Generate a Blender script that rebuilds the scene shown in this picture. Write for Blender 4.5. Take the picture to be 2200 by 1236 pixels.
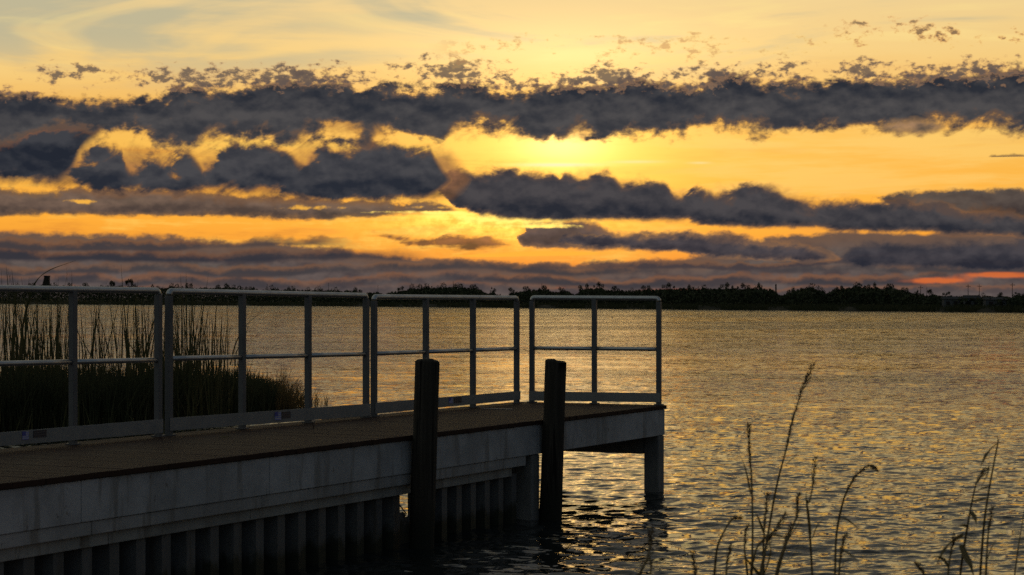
import bpy, bmesh, math, random
import numpy as np
from mathutils import Vector, noise as mnoise

for o in list(bpy.data.objects):
    bpy.data.objects.remove(o, do_unlink=True)
scene = bpy.context.scene
COL = scene.collection

# ------------------------------------------------------------------ camera
F = 4200.0            # focal length of the photograph in its own pixels (2200 wide)
CX, HY = 1100.0, 640.0   # image centre column, horizon row
EYE = 1.94            # eye height above the water (water is z = 0)
cam_d = bpy.data.cameras.new("camera")
cam = bpy.data.objects.new("camera", cam_d)
COL.objects.link(cam)
cam.location = (0, 0, EYE)
cam.rotation_euler = (math.radians(90), 0, 0)
cam_d.sensor_width = 36.0
cam_d.lens = 36.0 * F / 2200.0
cam_d.shift_y = (HY - 618.0) / 2200.0
cam_d.clip_start = 0.05
cam_d.clip_end = 20000
cam_d.dof.use_dof = True
cam_d.dof.focus_distance = 19.0
cam_d.dof.aperture_fstop = 9.0
scene.camera = cam

# ------------------------------------------------------------------ view
scene.render.engine = 'CYCLES'
vs = scene.view_settings
vs.view_transform = 'Standard'
vs.look = 'None'
vs.gamma = 1.0
vs.exposure = 0.0
vs.use_curve_mapping = False
scene.cycles.use_denoising = False
scene.cycles.max_bounces = 6
scene.cycles.glossy_bounces = 4
scene.cycles.sample_clamp_indirect = 6.0


def lin(r, g, b, k=1.0):
    def f(c):
        c /= 255.0
        return (c / 12.92 if c <= 0.04045 else ((c + 0.055) / 1.055) ** 2.4) * k
    return (f(r), f(g), f(b), 1.0)


# ------------------------------------------------------------------ node helper
class S:
    """A node socket with arithmetic, so that node graphs read as formulas."""
    nt = None

    def __init__(self, sock):
        self.s = sock

    @staticmethod
    def put(node, i, v):
        if isinstance(v, S):
            S.nt.links.new(v.s, node.inputs[i])
        else:
            node.inputs[i].default_value = v

    @staticmethod
    def m(op, *a, clamp=False):
        n = S.nt.nodes.new("ShaderNodeMath")
        n.operation = op
        n.use_clamp = clamp
        for i, v in enumerate(a):
            S.put(n, i, v)
        return S(n.outputs[0])

    def __add__(self, o): return S.m('ADD', self, o)
    def __radd__(self, o): return S.m('ADD', o, self)
    def __sub__(self, o): return S.m('SUBTRACT', self, o)
    def __rsub__(self, o): return S.m('SUBTRACT', o, self)
    def __mul__(self, o): return S.m('MULTIPLY', self, o)
    def __rmul__(self, o): return S.m('MULTIPLY', o, self)
    def __truediv__(self, o): return S.m('DIVIDE', self, o)
    def __neg__(self): return S.m('MULTIPLY', self, -1.0)


def smooth(v, a, b):
    n = S.nt.nodes.new("ShaderNodeMapRange")
    n.interpolation_type = 'SMOOTHSTEP'
    S.put(n, 0, v); S.put(n, 1, a); S.put(n, 2, b)
    n.inputs[3].default_value = 0.0; n.inputs[4].default_value = 1.0
    return S(n.outputs[0])


def mixc(f, a, b, mode='MIX', clamp=True):
    n = S.nt.nodes.new("ShaderNodeMix")
    n.data_type = 'RGBA'; n.blend_type = mode; n.clamp_factor = clamp
    S.put(n, 0, f); S.put(n, 6, a); S.put(n, 7, b)
    return S(n.outputs[2])


def combine(x, y, z=0.0):
    n = S.nt.nodes.new("ShaderNodeCombineXYZ")
    S.put(n, 0, x); S.put(n, 1, y); S.put(n, 2, z)
    return S(n.outputs[0])


def fbm(vec, scale=1.0, detail=5.0, rough=0.55, distort=0.0, lac=2.0, kind='FBM', dim='3D', color=False):
    n = S.nt.nodes.new("ShaderNodeTexNoise")
    n.noise_dimensions = dim
    n.noise_type = kind
    S.put(n, 'Vector', vec)
    n.inputs['Scale'].default_value = scale
    n.inputs['Detail'].default_value = detail
    n.inputs['Roughness'].default_value = rough
    n.inputs['Lacunarity'].default_value = lac
    n.inputs['Distortion'].default_value = distort
    return S(n.outputs['Color' if color else 'Fac'])


def ramp(v, stops, interp='LINEAR'):
    n = S.nt.nodes.new("ShaderNodeValToRGB")
    n.color_ramp.interpolation = interp
    el = n.color_ramp.elements
    while len(el) < len(stops):
        el.new(0.5)
    for e, (p, c) in zip(el, stops):
        e.position = p; e.color = c
    S.put(n, 0, v)
    return S(n.outputs[0])


def dot3(v, c):
    n = S.nt.nodes.new("ShaderNodeVectorMath"); n.operation = 'DOT_PRODUCT'
    S.put(n, 0, v); n.inputs[1].default_value = c
    return S(n.outputs['Value'])


def mad(a, b, c):
    return S.m('MULTIPLY_ADD', a, b, c)


def curve01(v, pts):
    n = S.nt.nodes.new("ShaderNodeFloatCurve")
    c = n.mapping.curves[0]
    n.mapping.use_clip = False
    n.mapping.extend = 'HORIZONTAL'
    pts = sorted(pts)
    while len(c.points) < len(pts):
        c.points.new(0.5, 0.5)
    for p, (x, y) in zip(c.points, pts):
        p.location = (x, y)
        p.handle_type = 'AUTO_CLAMPED'
    n.mapping.update()
    n.inputs['Factor'].default_value = 1.0
    S.put(n, 'Value', v)
    return S(n.outputs[0])


# ------------------------------------------------------------------ sky
SUN_AZ = math.atan((1228 - CX) / F)
SUN_EL = math.atan((HY - 330) / F)
world = bpy.data.worlds.new("World")
scene.world = world
world.use_nodes = True
world.cycles.sampling_method = 'MANUAL'
world.cycles.sample_map_resolution = 512


def build_sky():
    nt = world.node_tree
    nt.nodes.clear()
    S.nt = nt
    out = nt.nodes.new("ShaderNodeOutputWorld")
    tc = nt.nodes.new("ShaderNodeTexCoord")
    sep = nt.nodes.new("ShaderNodeSeparateXYZ")
    nt.links.new(tc.outputs['Generated'], sep.inputs[0])
    dx, dy, dz = (S(sep.outputs[i]) for i in range(3))
    # angles on the dome, in units of 1/4200 radian
    az = S.m('ARCTAN2', dx, dy) * F
    h = S.m('ARCSINE', S.m('MINIMUM', S.m('MAXIMUM', dz, 0.0), 1.0)) * F
    X = S.m('PINGPONG', az + 1100.0, 2199.1)      # the cloud streets carry on all round the dome

    def AX(x):
        return 1100 + F * math.atan((x - CX) / F)

    def AH(x, y):
        return F * math.atan((HY - y) / math.hypot(F, x - CX))

    def crvs(t, pts, off, k):
        return curve01(t, [(AX(x) / 2200.0, (AH(x, y) + off) * k) for x, y in pts])

    def crv(t, pts):
        return curve01(t, [(AX(x) / 2200.0, AH(x, y) / 700.0) for x, y in pts]) * 700.0

    # --- shared turbulence (each about -1..1)
    def n2(x, y, seed, det, rough, distort=0.0):
        return fbm(combine(x + seed * 17.3, y + seed * 9.1), 1, det, rough, distort, dim='2D')
    w1 = mad(n2(az * 0.0092, h * 0.0150, 1.3, 6.0, 0.56), 3.6, -1.8)                    # billows
    w2 = mad(n2(az * 0.034, h * 0.050, 7.1, 3.0, 0.60), 3.4, -1.7)                      # tufts
    w3 = mad(n2(az * 0.0085 + h * 0.0060, h * 0.018 - az * 0.0095, 4.9, 4.0, 0.58, 0.7), 3.4, -1.7)   # wisps leaning right
    rel = w1 - mad(n2(az * 0.0092 + 0.05, h * 0.0150 + 0.20, 1.3, 3.0, 0.56), 3.6, -1.8)   # side turned to the light
    wv = combine(w1, w2, w3)
    st = n2(az * 0.0024, h * 0.023, 2.2, 5.0, 0.6) - 0.5           # long streaks
    ci = n2(az * 0.0010 + h * 0.0004, h * 0.0058, 9.4, 5.0, 0.52, 0.9) - 0.5   # high cirrus veils

    # --- clear sky, physical model far from the sun, warm veil in front of it
    sky = nt.nodes.new("ShaderNodeTexSky")
    sky.sky_type = 'NISHITA'
    sky.sun_disc = False
    sky.sun_elevation = SUN_EL
    sky.sun_rotation = SUN_AZ
    sky.air_density = 1.0
    sky.dust_density = 2.0
    sky.ozone_density = 1.5
    nish = mixc(1.0, S(sky.outputs[0]), (0.092, 0.092, 0.100, 1), 'MULTIPLY')

    gx = (az + 1100.0 - 1225.0)
    gy = (h - 312.0)
    # warm veil of thin high cloud lit by the sun: its colour by height
    veil = ramp(h / 2600.0, [
        (0.00, lin(190, 98, 48)), (0.018, lin(216, 112, 42)), (0.040, lin(236, 148, 46)),
        (0.065, lin(250, 168, 50)), (0.10, lin(246, 177, 65)), (0.13, lin(244, 186, 82)),
        (0.16, lin(242, 186, 94)), (0.20, lin(241, 204, 130)), (0.25, lin(234, 205, 146)),
        (0.36, lin(154, 138, 112)), (0.60, lin(104, 103, 105)), (1.0, lin(100, 107, 118))])
    # it thins out sideways and behind
    ang = S.m('ARCCOSINE', S.m('MINIMUM', dx * (math.sin(SUN_AZ) * math.cos(SUN_EL)) + dy * (math.cos(SUN_AZ) * math.cos(SUN_EL)) + dz * math.sin(SUN_EL), 0.99999))
    front = 1.0 - smooth(ang, 0.22, 1.5)
    base = mixc(front * 0.93 + 0.03, nish, veil)
    # cirrus: greyish blue gaps, cream streaks
    up = smooth(h, 400.0, 560.0)
    side = 1.0 - smooth(gx, -1150.0, 50.0)
    base = mixc(smooth(ci + side * 0.15 + st * 0.25, 0.02, 0.22) * up * 0.7, base, lin(168, 172, 152))
    base = mixc(smooth(ci * -1.0 + st * 0.4, 0.0, 0.2) * up * front * 0.6, base, lin(255, 226, 146))
    # darker gold drifts in the open band right of the sun
    base = mixc(smooth(ci * -1.0 + st * 0.9, -0.06, 0.2) * 0.5 * (1.0 - up) * smooth(gx, 50.0, 500.0), base, lin(232, 156, 70))
    base = mixc(smooth(ci + st * 0.8, 0.0, 0.24) * 0.45 * (1.0 - up) * smooth(gx, 0.0, 400.0), base, lin(255, 214, 122))

    # fine brown streaks in the gaps between the clouds
    base = mixc(smooth(st * -1.0 + w3 * 0.05 + w2 * 0.03, 0.0, 0.2) * 0.55 * (1.0 - smooth(h, 340.0, 420.0)) * (1.0 - smooth(gx, 0.0, 350.0)) * front, base, lin(255, 208, 96))
    base = mixc(smooth(st + w3 * 0.06 + w2 * 0.03, 0.0, 0.22) * 0.5 * (1.0 - smooth(h, 330.0, 420.0)) * (1.0 - smooth(gx, -100.0, 350.0)), base, lin(214, 132, 54))
    # glow round the hidden sun
    def gauss(sx, sy, x0=0.0, y0=0.0):
        a = (gx - x0) / sx
        b = (gy - y0) / sy
        return S.m('POWER', 2.718, (a * a + b * b) * -1.0)
    g1 = gauss(340.0, 200.0)
    g2 = gauss(190.0, 105.0, -10.0, 10.0)
    g3 = gauss(230.0, 50.0, -150.0, -146.0) * smooth(st + w2 * 0.14 + w3 * 0.1, -0.25, 0.3)
    g4 = gauss(330.0, 75.0, -20.0, 215.0)
    base = mixc(g1 * 0.22, base, lin(255, 190, 76), 'ADD')
    base = mixc(g2 * 0.48, base, lin(255, 214, 96), 'ADD')
    base = mixc(gauss(95.0, 42.0, -15.0, 18.0) * 0.4, base, lin(255, 236, 190), 'ADD')
    base = mixc(g3 * 1.5, base, lin(255, 200, 90), 'ADD')
    base = mixc(g4 * 0.20, base, lin(255, 228, 170), 'ADD')
    # thin bright lens clouds before the sun
    lens1 = gauss(75.0, 4.0, -25.0, -27.0) + gauss(52.0, 3.2, 140.0, -21.0) * 0.45 + gauss(22.0, 2.6, 277.0, -24.0) * 0.4
    base = mixc(S.m('MINIMUM', lens1, 1.0) * 0.85, base, lin(255, 244, 196))
    near = g1

    state = {'c': base}

    kn = dot3(wv, (0.20, 0.16, 0.22))
    shade = smooth(mad(rel, 0.8, dot3(wv, (0.35, 0.12, 0.25))), -1.0, 1.0)
    fl = n2(az * 0.040 + w1 * 0.08, h * 0.072 + w1 * 0.08, 5.5, 4.0, 0.62) - 0.5

    def rimc(rim):
        return mixc(near, lin(*rim), lin(255, 186, 72))

    steps = []       # (zones of height in which it can show, painter), back to front

    def lay(*a, zone='L', **k):
        steps.append((zone, lambda: lay_(*a, **k)))

    def paint(zone, f):
        steps.append((zone, f))

    def over(a, c):
        state['c'] = mixc(a, state['c'], c)

    def lay_(top, bot, st_=22.0, sb=16.0, amp=(14, 6, 6), core=(62, 61, 66), mid=(104, 86, 76), rim=(196, 134, 66),
            op=1.0, streak=0.0, thick=1.5, extra=None, frag=0.0, grow=0.0, bot_amp=0.6, tex=1.0, asoft=1.0, vert=0.22):
        """A cloud between two outlines. Its thickness falls off softly towards them and is torn by the turbulence; thin parts
        let the light through (rim), thick ones are dark (core)."""
        top, bot = list(top), list(bot)
        if top[0][0] > 0:
            top[0] = (top[0][0], top[0][1] + 40); bot[0] = (bot[0][0], bot[0][1] - 40)
        if top[-1][0] < 2200:
            top[-1] = (top[-1][0], top[-1][1] + 40); bot[-1] = (bot[-1][0], bot[-1][1] - 40)
        it, ib = 1.0 / st_, 1.0 / sb
        dT = dot3(wv, tuple(a * it for a in amp)) + mad(h, -it, crvs(Xw, top, 0.25 * st_ + grow, it))
        dB = dot3(wv, tuple(a * ib * bot_amp for a in amp)) + mad(h, ib, crvs(Xw, bot, -0.25 * sb - grow, -ib))
        if frag:
            dT = mad(fl, frag * it, dT)
        if streak:
            dT = mad(st, 2 * streak * it, dT)
            dB = mad(st, 2 * streak * ib, dB)
        d = S.m('SMOOTH_MIN', dT, dB, 0.5)
        if extra is not None:
            d = d + extra()
        a = smooth(d, 0.0, asoft)
        if op != 1.0:
            a = a * op
        e = mad(kn, tex, d)
        body = mixc(mad(S.m('MINIMUM', S.m('MAXIMUM', dT - dB, -1.2), 1.2), vert, shade), lin(core[0] * 1.42, core[1] * 1.35, core[2] * 1.25), lin(core[0] * 0.78, core[1] * 0.82, core[2] * 0.88))
        cc = mixc(smooth(e, 0.0, 0.55), rimc(rim), lin(*mid))
        cc = mixc(smooth(e, 0.45, thick), cc, body)
        state['c'] = mixc(a, state['c'], cc)

    Xw = (X + dot3(wv, (14.0, 4.0, 10.0))) / 2200.0

    # ---------- far low cloud, back to front
    # mauve haze above the horizon
    lay([(0, 500), (250, 504), (500, 512), (700, 528), (860, 550), (1000, 556), (1120, 562), (1300, 558), (1450, 552), (1600, 520), (1800, 496), (2000, 494), (2200, 488)],
        [(0, 690), (1100, 690), (2200, 690)], 14, 8, (6, 4, 4), (69, 66, 69), (104, 82, 70), (172, 106, 56), 0.98, 9, 4.0, tex=0.5, vert=0.0, zone='L')
    # stratus streets, dark below, their tops catching the light
    def street(*a):
        steps.append(('L', lambda: street_(*a)))

    def street_(yc, th, seed, core, rim, op, xr=None):
        n = n2(az * 0.0026, h * 0.003, seed, 2.0, 0.5) - 0.5
        dd = h - (HY - yc) + n * 46.0
        up_ = dd - dot3(wv, (9.0, 4.0, 4.0))
        body = smooth(mad(w2, 1.5, dd), -th * 0.6, -th * 0.25) * (1.0 - smooth(up_, th * 0.10, th * 0.55))
        body = body * smooth(mad(ci, 3.0 if seed % 2 > 1 else -3.0, mad(w1, 0.2, n * 2.0)), -0.9, 0.1)
        if xr is not None:
            body = body * smooth(X, xr[0], xr[0] + 160.0) * (1.0 - smooth(mad(w1, 25.0, X), xr[1] - 110.0, xr[1]))
        state['c'] = mixc(body * op, state['c'], mixc(smooth(up_, -th * 0.22, th * 0.42), lin(*core), lin(*rim)))
    street(620, 22, 1.7, (80, 70, 70), (138, 94, 68), 0.8)
    street(600, 27, 5.1, (62, 58, 62), (140, 94, 64), 0.9)
    street(577, 27, 8.6, (64, 60, 63), (128, 90, 64), 0.9)
    street(549, 30, 3.9, (52, 51, 58), (118, 82, 60), 0.97, (-300, 950))
    street(524, 24, 6.4, (64, 59, 62), (130, 88, 58), 0.92, (-300, 780))
    street(568, 20, 11.3, (68, 60, 63), (124, 88, 64), 0.9, (1050, 2500))
    # red glow low on the right and by the sun's column
    def f_red():
      red = gauss(70, 8, 772, -276) + gauss(85, 7, 905, -264) + gauss(90, 5, 240, -296) * 0.5 + gauss(70, 4.5, -50, -291) * 0.5
      over(smooth(red + st * 1.0 + w2 * 0.2, 0.2, 0.9) * S.m('MINIMUM', red * 1.5, 1.0) * 0.75, lin(226, 112, 50))
    paint('L', f_red)

    # dark lumps low right
    lay([(1760, 560), (1830, 526), (1900, 518), (2000, 526), (2080, 518), (2140, 512), (2200, 508)],
        [(1760, 555), (1830, 572), (1900, 578), (2000, 580), (2100, 584), (2200, 588)], 20, 14, (9, 4, 5), (50, 50, 58), (72, 65, 67), (88, 74, 70), 0.96, 0, 1.3, zone='L')
    # brown wisps in the gold, lower middle
    lay([(740, 505), (790, 490), (850, 502), (930, 510), (1000, 500), (1060, 508), (1130, 516)],
        [(740, 500), (800, 508), (860, 524), (940, 538), (1020, 540), (1130, 538)], 18, 16, (10, 5, 12), (112, 76, 54), (148, 94, 52), (200, 124, 48), 0.92, 26, 1.2, asoft=1.0, zone='L')
    # cloud with tan head, lower middle right
    lay([(1095, 545), (1118, 490), (1150, 470), (1200, 473), (1250, 468), (1290, 483), (1400, 496), (1500, 496), (1600, 508), (1700, 518), (1780, 538), (1820, 560)],
        [(1095, 530), (1130, 534), (1220, 540), (1300, 540), (1500, 550), (1650, 562), (1780, 564), (1820, 550)],
        17, 12, (9, 6, 6), (66, 60, 64), (122, 92, 72), (186, 124, 66), 0.97, 0, 1.9, zone='ML')
    lay([(1190, 548), (1240, 508), (1300, 502), (1400, 512), (1480, 508), (1560, 524), (1680, 524), (1760, 540), (1800, 560)],
        [(1190, 535), (1240, 530), (1300, 532), (1450, 543), (1600, 557), (1700, 563), (1760, 562), (1800, 550)],
        15, 11, (8, 5, 6), (56, 54, 61), (86, 74, 72), (140, 104, 74), 0.9, 0, 1.2, zone='L')
    # bright slits
    def f_slit():
      slit = gauss(125, 5.5, -45, -217) + gauss(80, 3.5, -190, -222) * 0.7
      over(smooth(slit + w2 * 0.08 + st * 0.4, 0.2, 0.7) * S.m('MINIMUM', slit * 3.0, 1.0), lin(255, 182, 62))
    paint('L', f_slit)
    # grey-brown sheet at the left
    lay([(0, 400), (60, 406), (110, 410), (160, 400), (220, 407), (320, 400), (420, 405), (600, 420), (760, 424), (900, 427), (960, 438), (1010, 470)],
        [(0, 468), (120, 464), (300, 467), (500, 466), (700, 474), (830, 465), (960, 459), (1010, 460)],
        13, 10, (6, 6, 3), (80, 70, 67), (116, 88, 66), (206, 132, 56), 0.97, 6, 1.7, zone='ML')
    def f_gl():
      gl = gauss(46, 6, -1036, -110) + gauss(60, 6, -480, -100) + gauss(90, 7, -560, -120) * 0.8 + gauss(120, 5, -300, -118) * 0.6
      over(smooth(gl + w2 * 0.45 + st, 0.35, 1.0) * S.m('MINIMUM', gl * 2.0, 1.0) * 0.9, lin(252, 184, 70))
    paint('ML', f_gl)
    # white-gold tatters under the roll, before the sun
    def f_tat():
      tat = gauss(170, 13, -110, -143) + gauss(120, 6, -60, -160) * 0.6 + gauss(200, 5, -330, -128) * 0.5
      over(smooth(tat + st * 1.5 + w2 * 0.25, 0.28, 0.75) * S.m('MINIMUM', tat * 2.2, 1.0), lin(255, 216, 104, 1.45))
    paint('ML', f_tat)
    # right upper sheet
    lay([(1840, 440), (1900, 416), (1980, 409), (2080, 406), (2200, 401)], [(1840, 436), (1920, 448), (2000, 472), (2100, 482), (2200, 492)],
        13, 14, (7, 5, 3), (58, 57, 60), (92, 78, 69), (180, 120, 58), 0.97, 7, 1.4, zone='ML')
    # thin veil over the roll, then the long dark roll, right of centre
    lay([(915, 430), (955, 380), (1010, 362), (1110, 358), (1212, 358), (1310, 366), (1395, 380), (1466, 398), (1540, 398), (1620, 392), (1740, 420), (1900, 430), (2050, 438), (2200, 460)],
        [(915, 420), (970, 430), (1010, 460), (1120, 474), (1250, 478), (1480, 484), (1700, 496), (1900, 502), (2200, 512)],
        26, 12, (12, 8, 15), (124, 88, 62), (160, 108, 60), (214, 142, 62), 0.6, 0, 2.2, bot_amp=0.4, tex=0.6, asoft=1.5, zone='ML')
    lay([(920, 440), (955, 386), (1000, 366), (1030, 376), (1060, 370), (1110, 364), (1160, 374), (1212, 364), (1250, 382), (1310, 371), (1335, 392), (1395, 386),
         (1440, 402), (1466, 420), (1500, 398), (1545, 416), (1612, 397), (1680, 415), (1730, 430), (1800, 433), (1900, 435), (1960, 429), (2050, 443), (2120, 459), (2200, 466)],
        [(920, 420), (962, 426), (990, 452), (1060, 465), (1120, 469), (1250, 473), (1430, 470), (1480, 479), (1560, 487), (1700, 491), (1900, 498), (2050, 503), (2200, 510)],
        20, 11, (11, 5, 8), (53, 53, 59), (90, 74, 68), (168, 110, 58), 1.0, 0, 1.6, grow=2, bot_amp=0.35, zone='ML')
    # thin brown veil about the billows, then the billows
    lay([(20, 410), (100, 318), (180, 312), (260, 308), (330, 324), (440, 328), (560, 312), (700, 312), (820, 296), (930, 310), (990, 346), (1030, 400)],
        [(20, 395), (110, 404), (200, 410), (400, 424), (600, 434), (800, 438), (930, 434), (990, 412), (1030, 390)],
        34, 20, (18, 9, 16), (112, 80, 58), (146, 98, 56), (196, 128, 58), 0.80, 0, 1.8, tex=0.6, asoft=1.7, grow=6, zone='HM')
    lay([(125, 415), (158, 352), (200, 326), (243, 305), (262, 334), (290, 360), (330, 342), (362, 356), (398, 328), (425, 348), (440, 362), (475, 336), (545, 308), (600, 315), (640, 344), (655, 350), (690, 325),
         (750, 317), (806, 300), (860, 306), (905, 303), (925, 322), (945, 352), (968, 382), (1005, 420)],
        [(125, 380), (160, 386), (205, 405), (300, 414), (360, 420), (420, 411), (460, 408), (520, 419), (560, 409), (610, 422), (700, 429), (800, 433), (890, 430), (925, 420), (950, 404), (970, 388), (1005, 380)],
        26, 17, (17, 6, 14), (51, 53, 60), (98, 76, 64), (172, 110, 52), 1.0, 0, 1.25, grow=3, bot_amp=0.5, zone='HM')
    # big dark mass at the left edge
    lay([(-100, 240), (0, 226), (60, 236), (110, 244), (150, 243), (190, 241), (218, 256), (256, 330)],
        [(-100, 398), (0, 395), (100, 396), (136, 386), (160, 352), (178, 322), (198, 306), (218, 290), (256, 270)],
        24, 30, (15, 8, 16), (45, 48, 56), (70, 63, 64), (104, 82, 66), 1.0, 0, 1.1, grow=3, zone='HM')
    # brown veil hanging under the bank, then the bank
    lay([(-50, 190), (0, 192), (300, 208), (600, 186), (900, 190), (1200, 180), (1600, 176), (1900, 172), (2200, 162)],
        [(-50, 312), (0, 310), (220, 284), (390, 314), (550, 300), (615, 318), (720, 302), (790, 322), (850, 292), (930, 306), (1000, 290), (1190, 308), (1300, 300), (1500, 292), (1700, 286), (2000, 284), (2200, 286)],
        20, 34, (8, 7, 14), (120, 84, 58), (158, 104, 56), (206, 132, 56), 0.72, 0, 2.2, bot_amp=1.7, tex=0.6, asoft=1.5, zone='H')
    gap = lambda: gauss(46, 26, -470, 58) * -2.2 + gauss(15, 7, -515, 122) * -1.6
    lay([(-50, 191), (0, 194), (90, 200), (150, 212), (300, 215), (380, 200), (450, 185), (500, 191), (560, 176), (650, 166), (740, 164), (766, 194), (800, 185), (850, 179), (905, 191), (960, 180), (1050, 182), (1120, 191), (1200, 170), (1300, 184), (1360, 168), (1450, 188), (1540, 155), (1620, 170), (1720, 176), (1800, 172), (1900, 161), (2000, 161), (2100, 152), (2200, 143)],
        [(-50, 322), (0, 316), (120, 283), (220, 270), (300, 289), (390, 313), (450, 295), (550, 295), (615, 318), (660, 289), (720, 295), (770, 318), (812, 284), (850, 280), (910, 304), (960, 301), (1000, 268), (1060, 283), (1110, 277), (1190, 310), (1250, 280), (1300, 295), (1380, 286), (1500, 280), (1600, 283), (1700, 274), (1850, 277), (2000, 272), (2100, 277), (2200, 276)],
        22, 26, (15, 8, 10), (56, 57, 62), (102, 81, 68), (184, 114, 52), 1.0, 0, 1.45, extra=gap, frag=48, grow=6, bot_amp=1.25, vert=-0.12, zone='H')
    # tan pad under its right end
    lay([(1850, 285), (1900, 266), (1960, 254), (2010, 257), (2050, 280)], [(1850, 282), (1900, 286), (1960, 292), (2010, 287), (2050, 278)], 16, 14, (8, 5, 4), (128, 104, 82), (150, 116, 80), (206, 156, 92), 0.9, zone='H')
    # dark streak at the right edge
    lay([(2090, 341), (2130, 333), (2200, 331)], [(2090, 340), (2130, 343), (2200, 345)], 7, 7, (1, 3, 1), (100, 82, 64), (126, 98, 66), (180, 130, 72), 0.9, zone='H')

    # flecks of altocumulus above the bank
    fl2 = n2(az * 0.0060, h * 0.014, 8.8, 2.0, 0.5) - 0.5
    def flecks(*a):
        steps.append(('H', lambda: flecks_(*a)))

    def flecks_(c_pts, half, thr, col, op, x0=None):
        q = (h - crv(X / 2200.0, c_pts)) / half
        v = fl * 0.85 + fl2 * 0.75 + dot3(wv, (0.035, 0.05, 0.02)) - q * q * 0.15 - q * 0.05
        a = smooth(v, thr, thr + 0.22)
        if x0 is not None:
            a = a * smooth(X, x0, x0 + 150.0)
        cc = mixc(smooth(v, thr + 0.03, thr + 0.22), lin(min(col[0] * 1.9, 250), min(col[1] * 1.65, 210), col[2] * 1.25), lin(*col))
        state['c'] = mixc(a * op, state['c'], cc)
    flecks([(0, 182), (100, 168), (300, 160), (500, 157), (700, 152), (900, 150), (1000, 150), (1150, 164), (1300, 160), (1450, 162), (1600, 150), (1800, 146), (2000, 144), (2200, 136)], 30.0, -0.075, (104, 89, 80), 0.9)
    flecks([(0, 100), (960, 106), (1100, 98), (1300, 94), (1500, 94), (1700, 90), (1850, 84), (2000, 82), (2200, 74)], 30.0, -0.03, (204, 152, 96), 0.65, 900.0)
    flecks([(0, 62), (1780, 64), (1900, 66), (2000, 68), (2100, 76), (2200, 70)], 34.0, 0.0, (122, 98, 76), 0.85, 1700.0)

    # three zones of height, so that each ray only works out the clouds that can stand there
    def zone_bg(z):
        state['c'] = base
        for zs, f in steps:
            if z in zs:
                f()
        n = nt.nodes.new("ShaderNodeBackground")
        nt.links.new(state['c'].s, n.inputs[0])
        return n

    def pick(fac, a, b):
        n = nt.nodes.new("ShaderNodeMixShader")
        nt.links.new(fac.s, n.inputs[0])
        nt.links.new(a.outputs[0], n.inputs[1]); nt.links.new(b.outputs[0], n.inputs[2])
        return n
    hi = nt.nodes.new("ShaderNodeBackground")          # above the cloud deck: the veil alone
    nt.links.new(base.s, hi.inputs[0])
    low = pick(S.m('GREATER_THAN', h, 178.0), zone_bg('L'), zone_bg('M'))
    up_ = pick(smooth(h, 650.0, 760.0), zone_bg('H'), hi)
    top_ = pick(S.m('GREATER_THAN', h, 293.0), low, up_)
    nt.links.new(top_.outputs[0], out.inputs[0])


build_sky()

# ------------------------------------------------------------------ sun, veiled by cloud
sun_d = bpy.data.lights.new("sun", 'SUN')
sun_d.energy = 0.006
sun_d.angle = math.radians(6)
sun_d.color = (1.0, 0.66, 0.30)
sun = bpy.data.objects.new("sun", sun_d)
COL.objects.link(sun)
sun.rotation_euler = (math.radians(90) - SUN_EL, 0, -SUN_AZ + math.radians(180))
sun.rotation_euler = Vector((-math.sin(SUN_AZ) * math.cos(SUN_EL), -math.cos(SUN_AZ) * math.cos(SUN_EL), -math.sin(SUN_EL))).to_track_quat('-Z', 'Y').to_euler()


# ------------------------------------------------------------------ helpers
rnd = random.Random(7)
nrg = np.random.default_rng(11)


def W(px, py, D):
    """A point D metres ahead that shows at photograph pixel (px, py)."""
    return Vector(((px - CX) * D / F, D, EYE + (HY - py) * D / F))


def new_mat(name):
    m = bpy.data.materials.new(name)
    m.use_nodes = True
    nt = m.node_tree
    nt.nodes.clear()
    S.nt = nt
    out = nt.nodes.new("ShaderNodeOutputMaterial")
    b = nt.nodes.new("ShaderNodeBsdfPrincipled")
    nt.links.new(b.outputs[0], out.inputs[0])
    return m, nt, b


def tex(kind='Object'):
    n = S.nt.nodes.new("ShaderNodeTexCoord")
    return S(n.outputs[kind])


def position():
    n = S.nt.nodes.new("ShaderNodeNewGeometry")
    return S(n.outputs['Position'])


def xyz(v):
    n = S.nt.nodes.new("ShaderNodeSeparateXYZ")
    S.put(n, 0, v)
    return [S(n.outputs[i]) for i in range(3)]


def objrand():
    n = S.nt.nodes.new("ShaderNodeObjectInfo")
    return S(n.outputs['Random'])


def bump(height, strength, dist):
    n = S.nt.nodes.new("ShaderNodeBump")
    n.inputs['Strength'].default_value = strength
    n.inputs['Distance'].default_value = dist
    S.put(n, 'Height', height)
    return S(n.outputs[0])


def setp(b, **kw):
    names = {'col': 'Base Color', 'rough': 'Roughness', 'metal': 'Metallic', 'ior': 'IOR', 'normal': 'Normal', 'spec': 'Specular IOR Level'}
    for k, v in kw.items():
        S.put(b, names[k], v)


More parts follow.
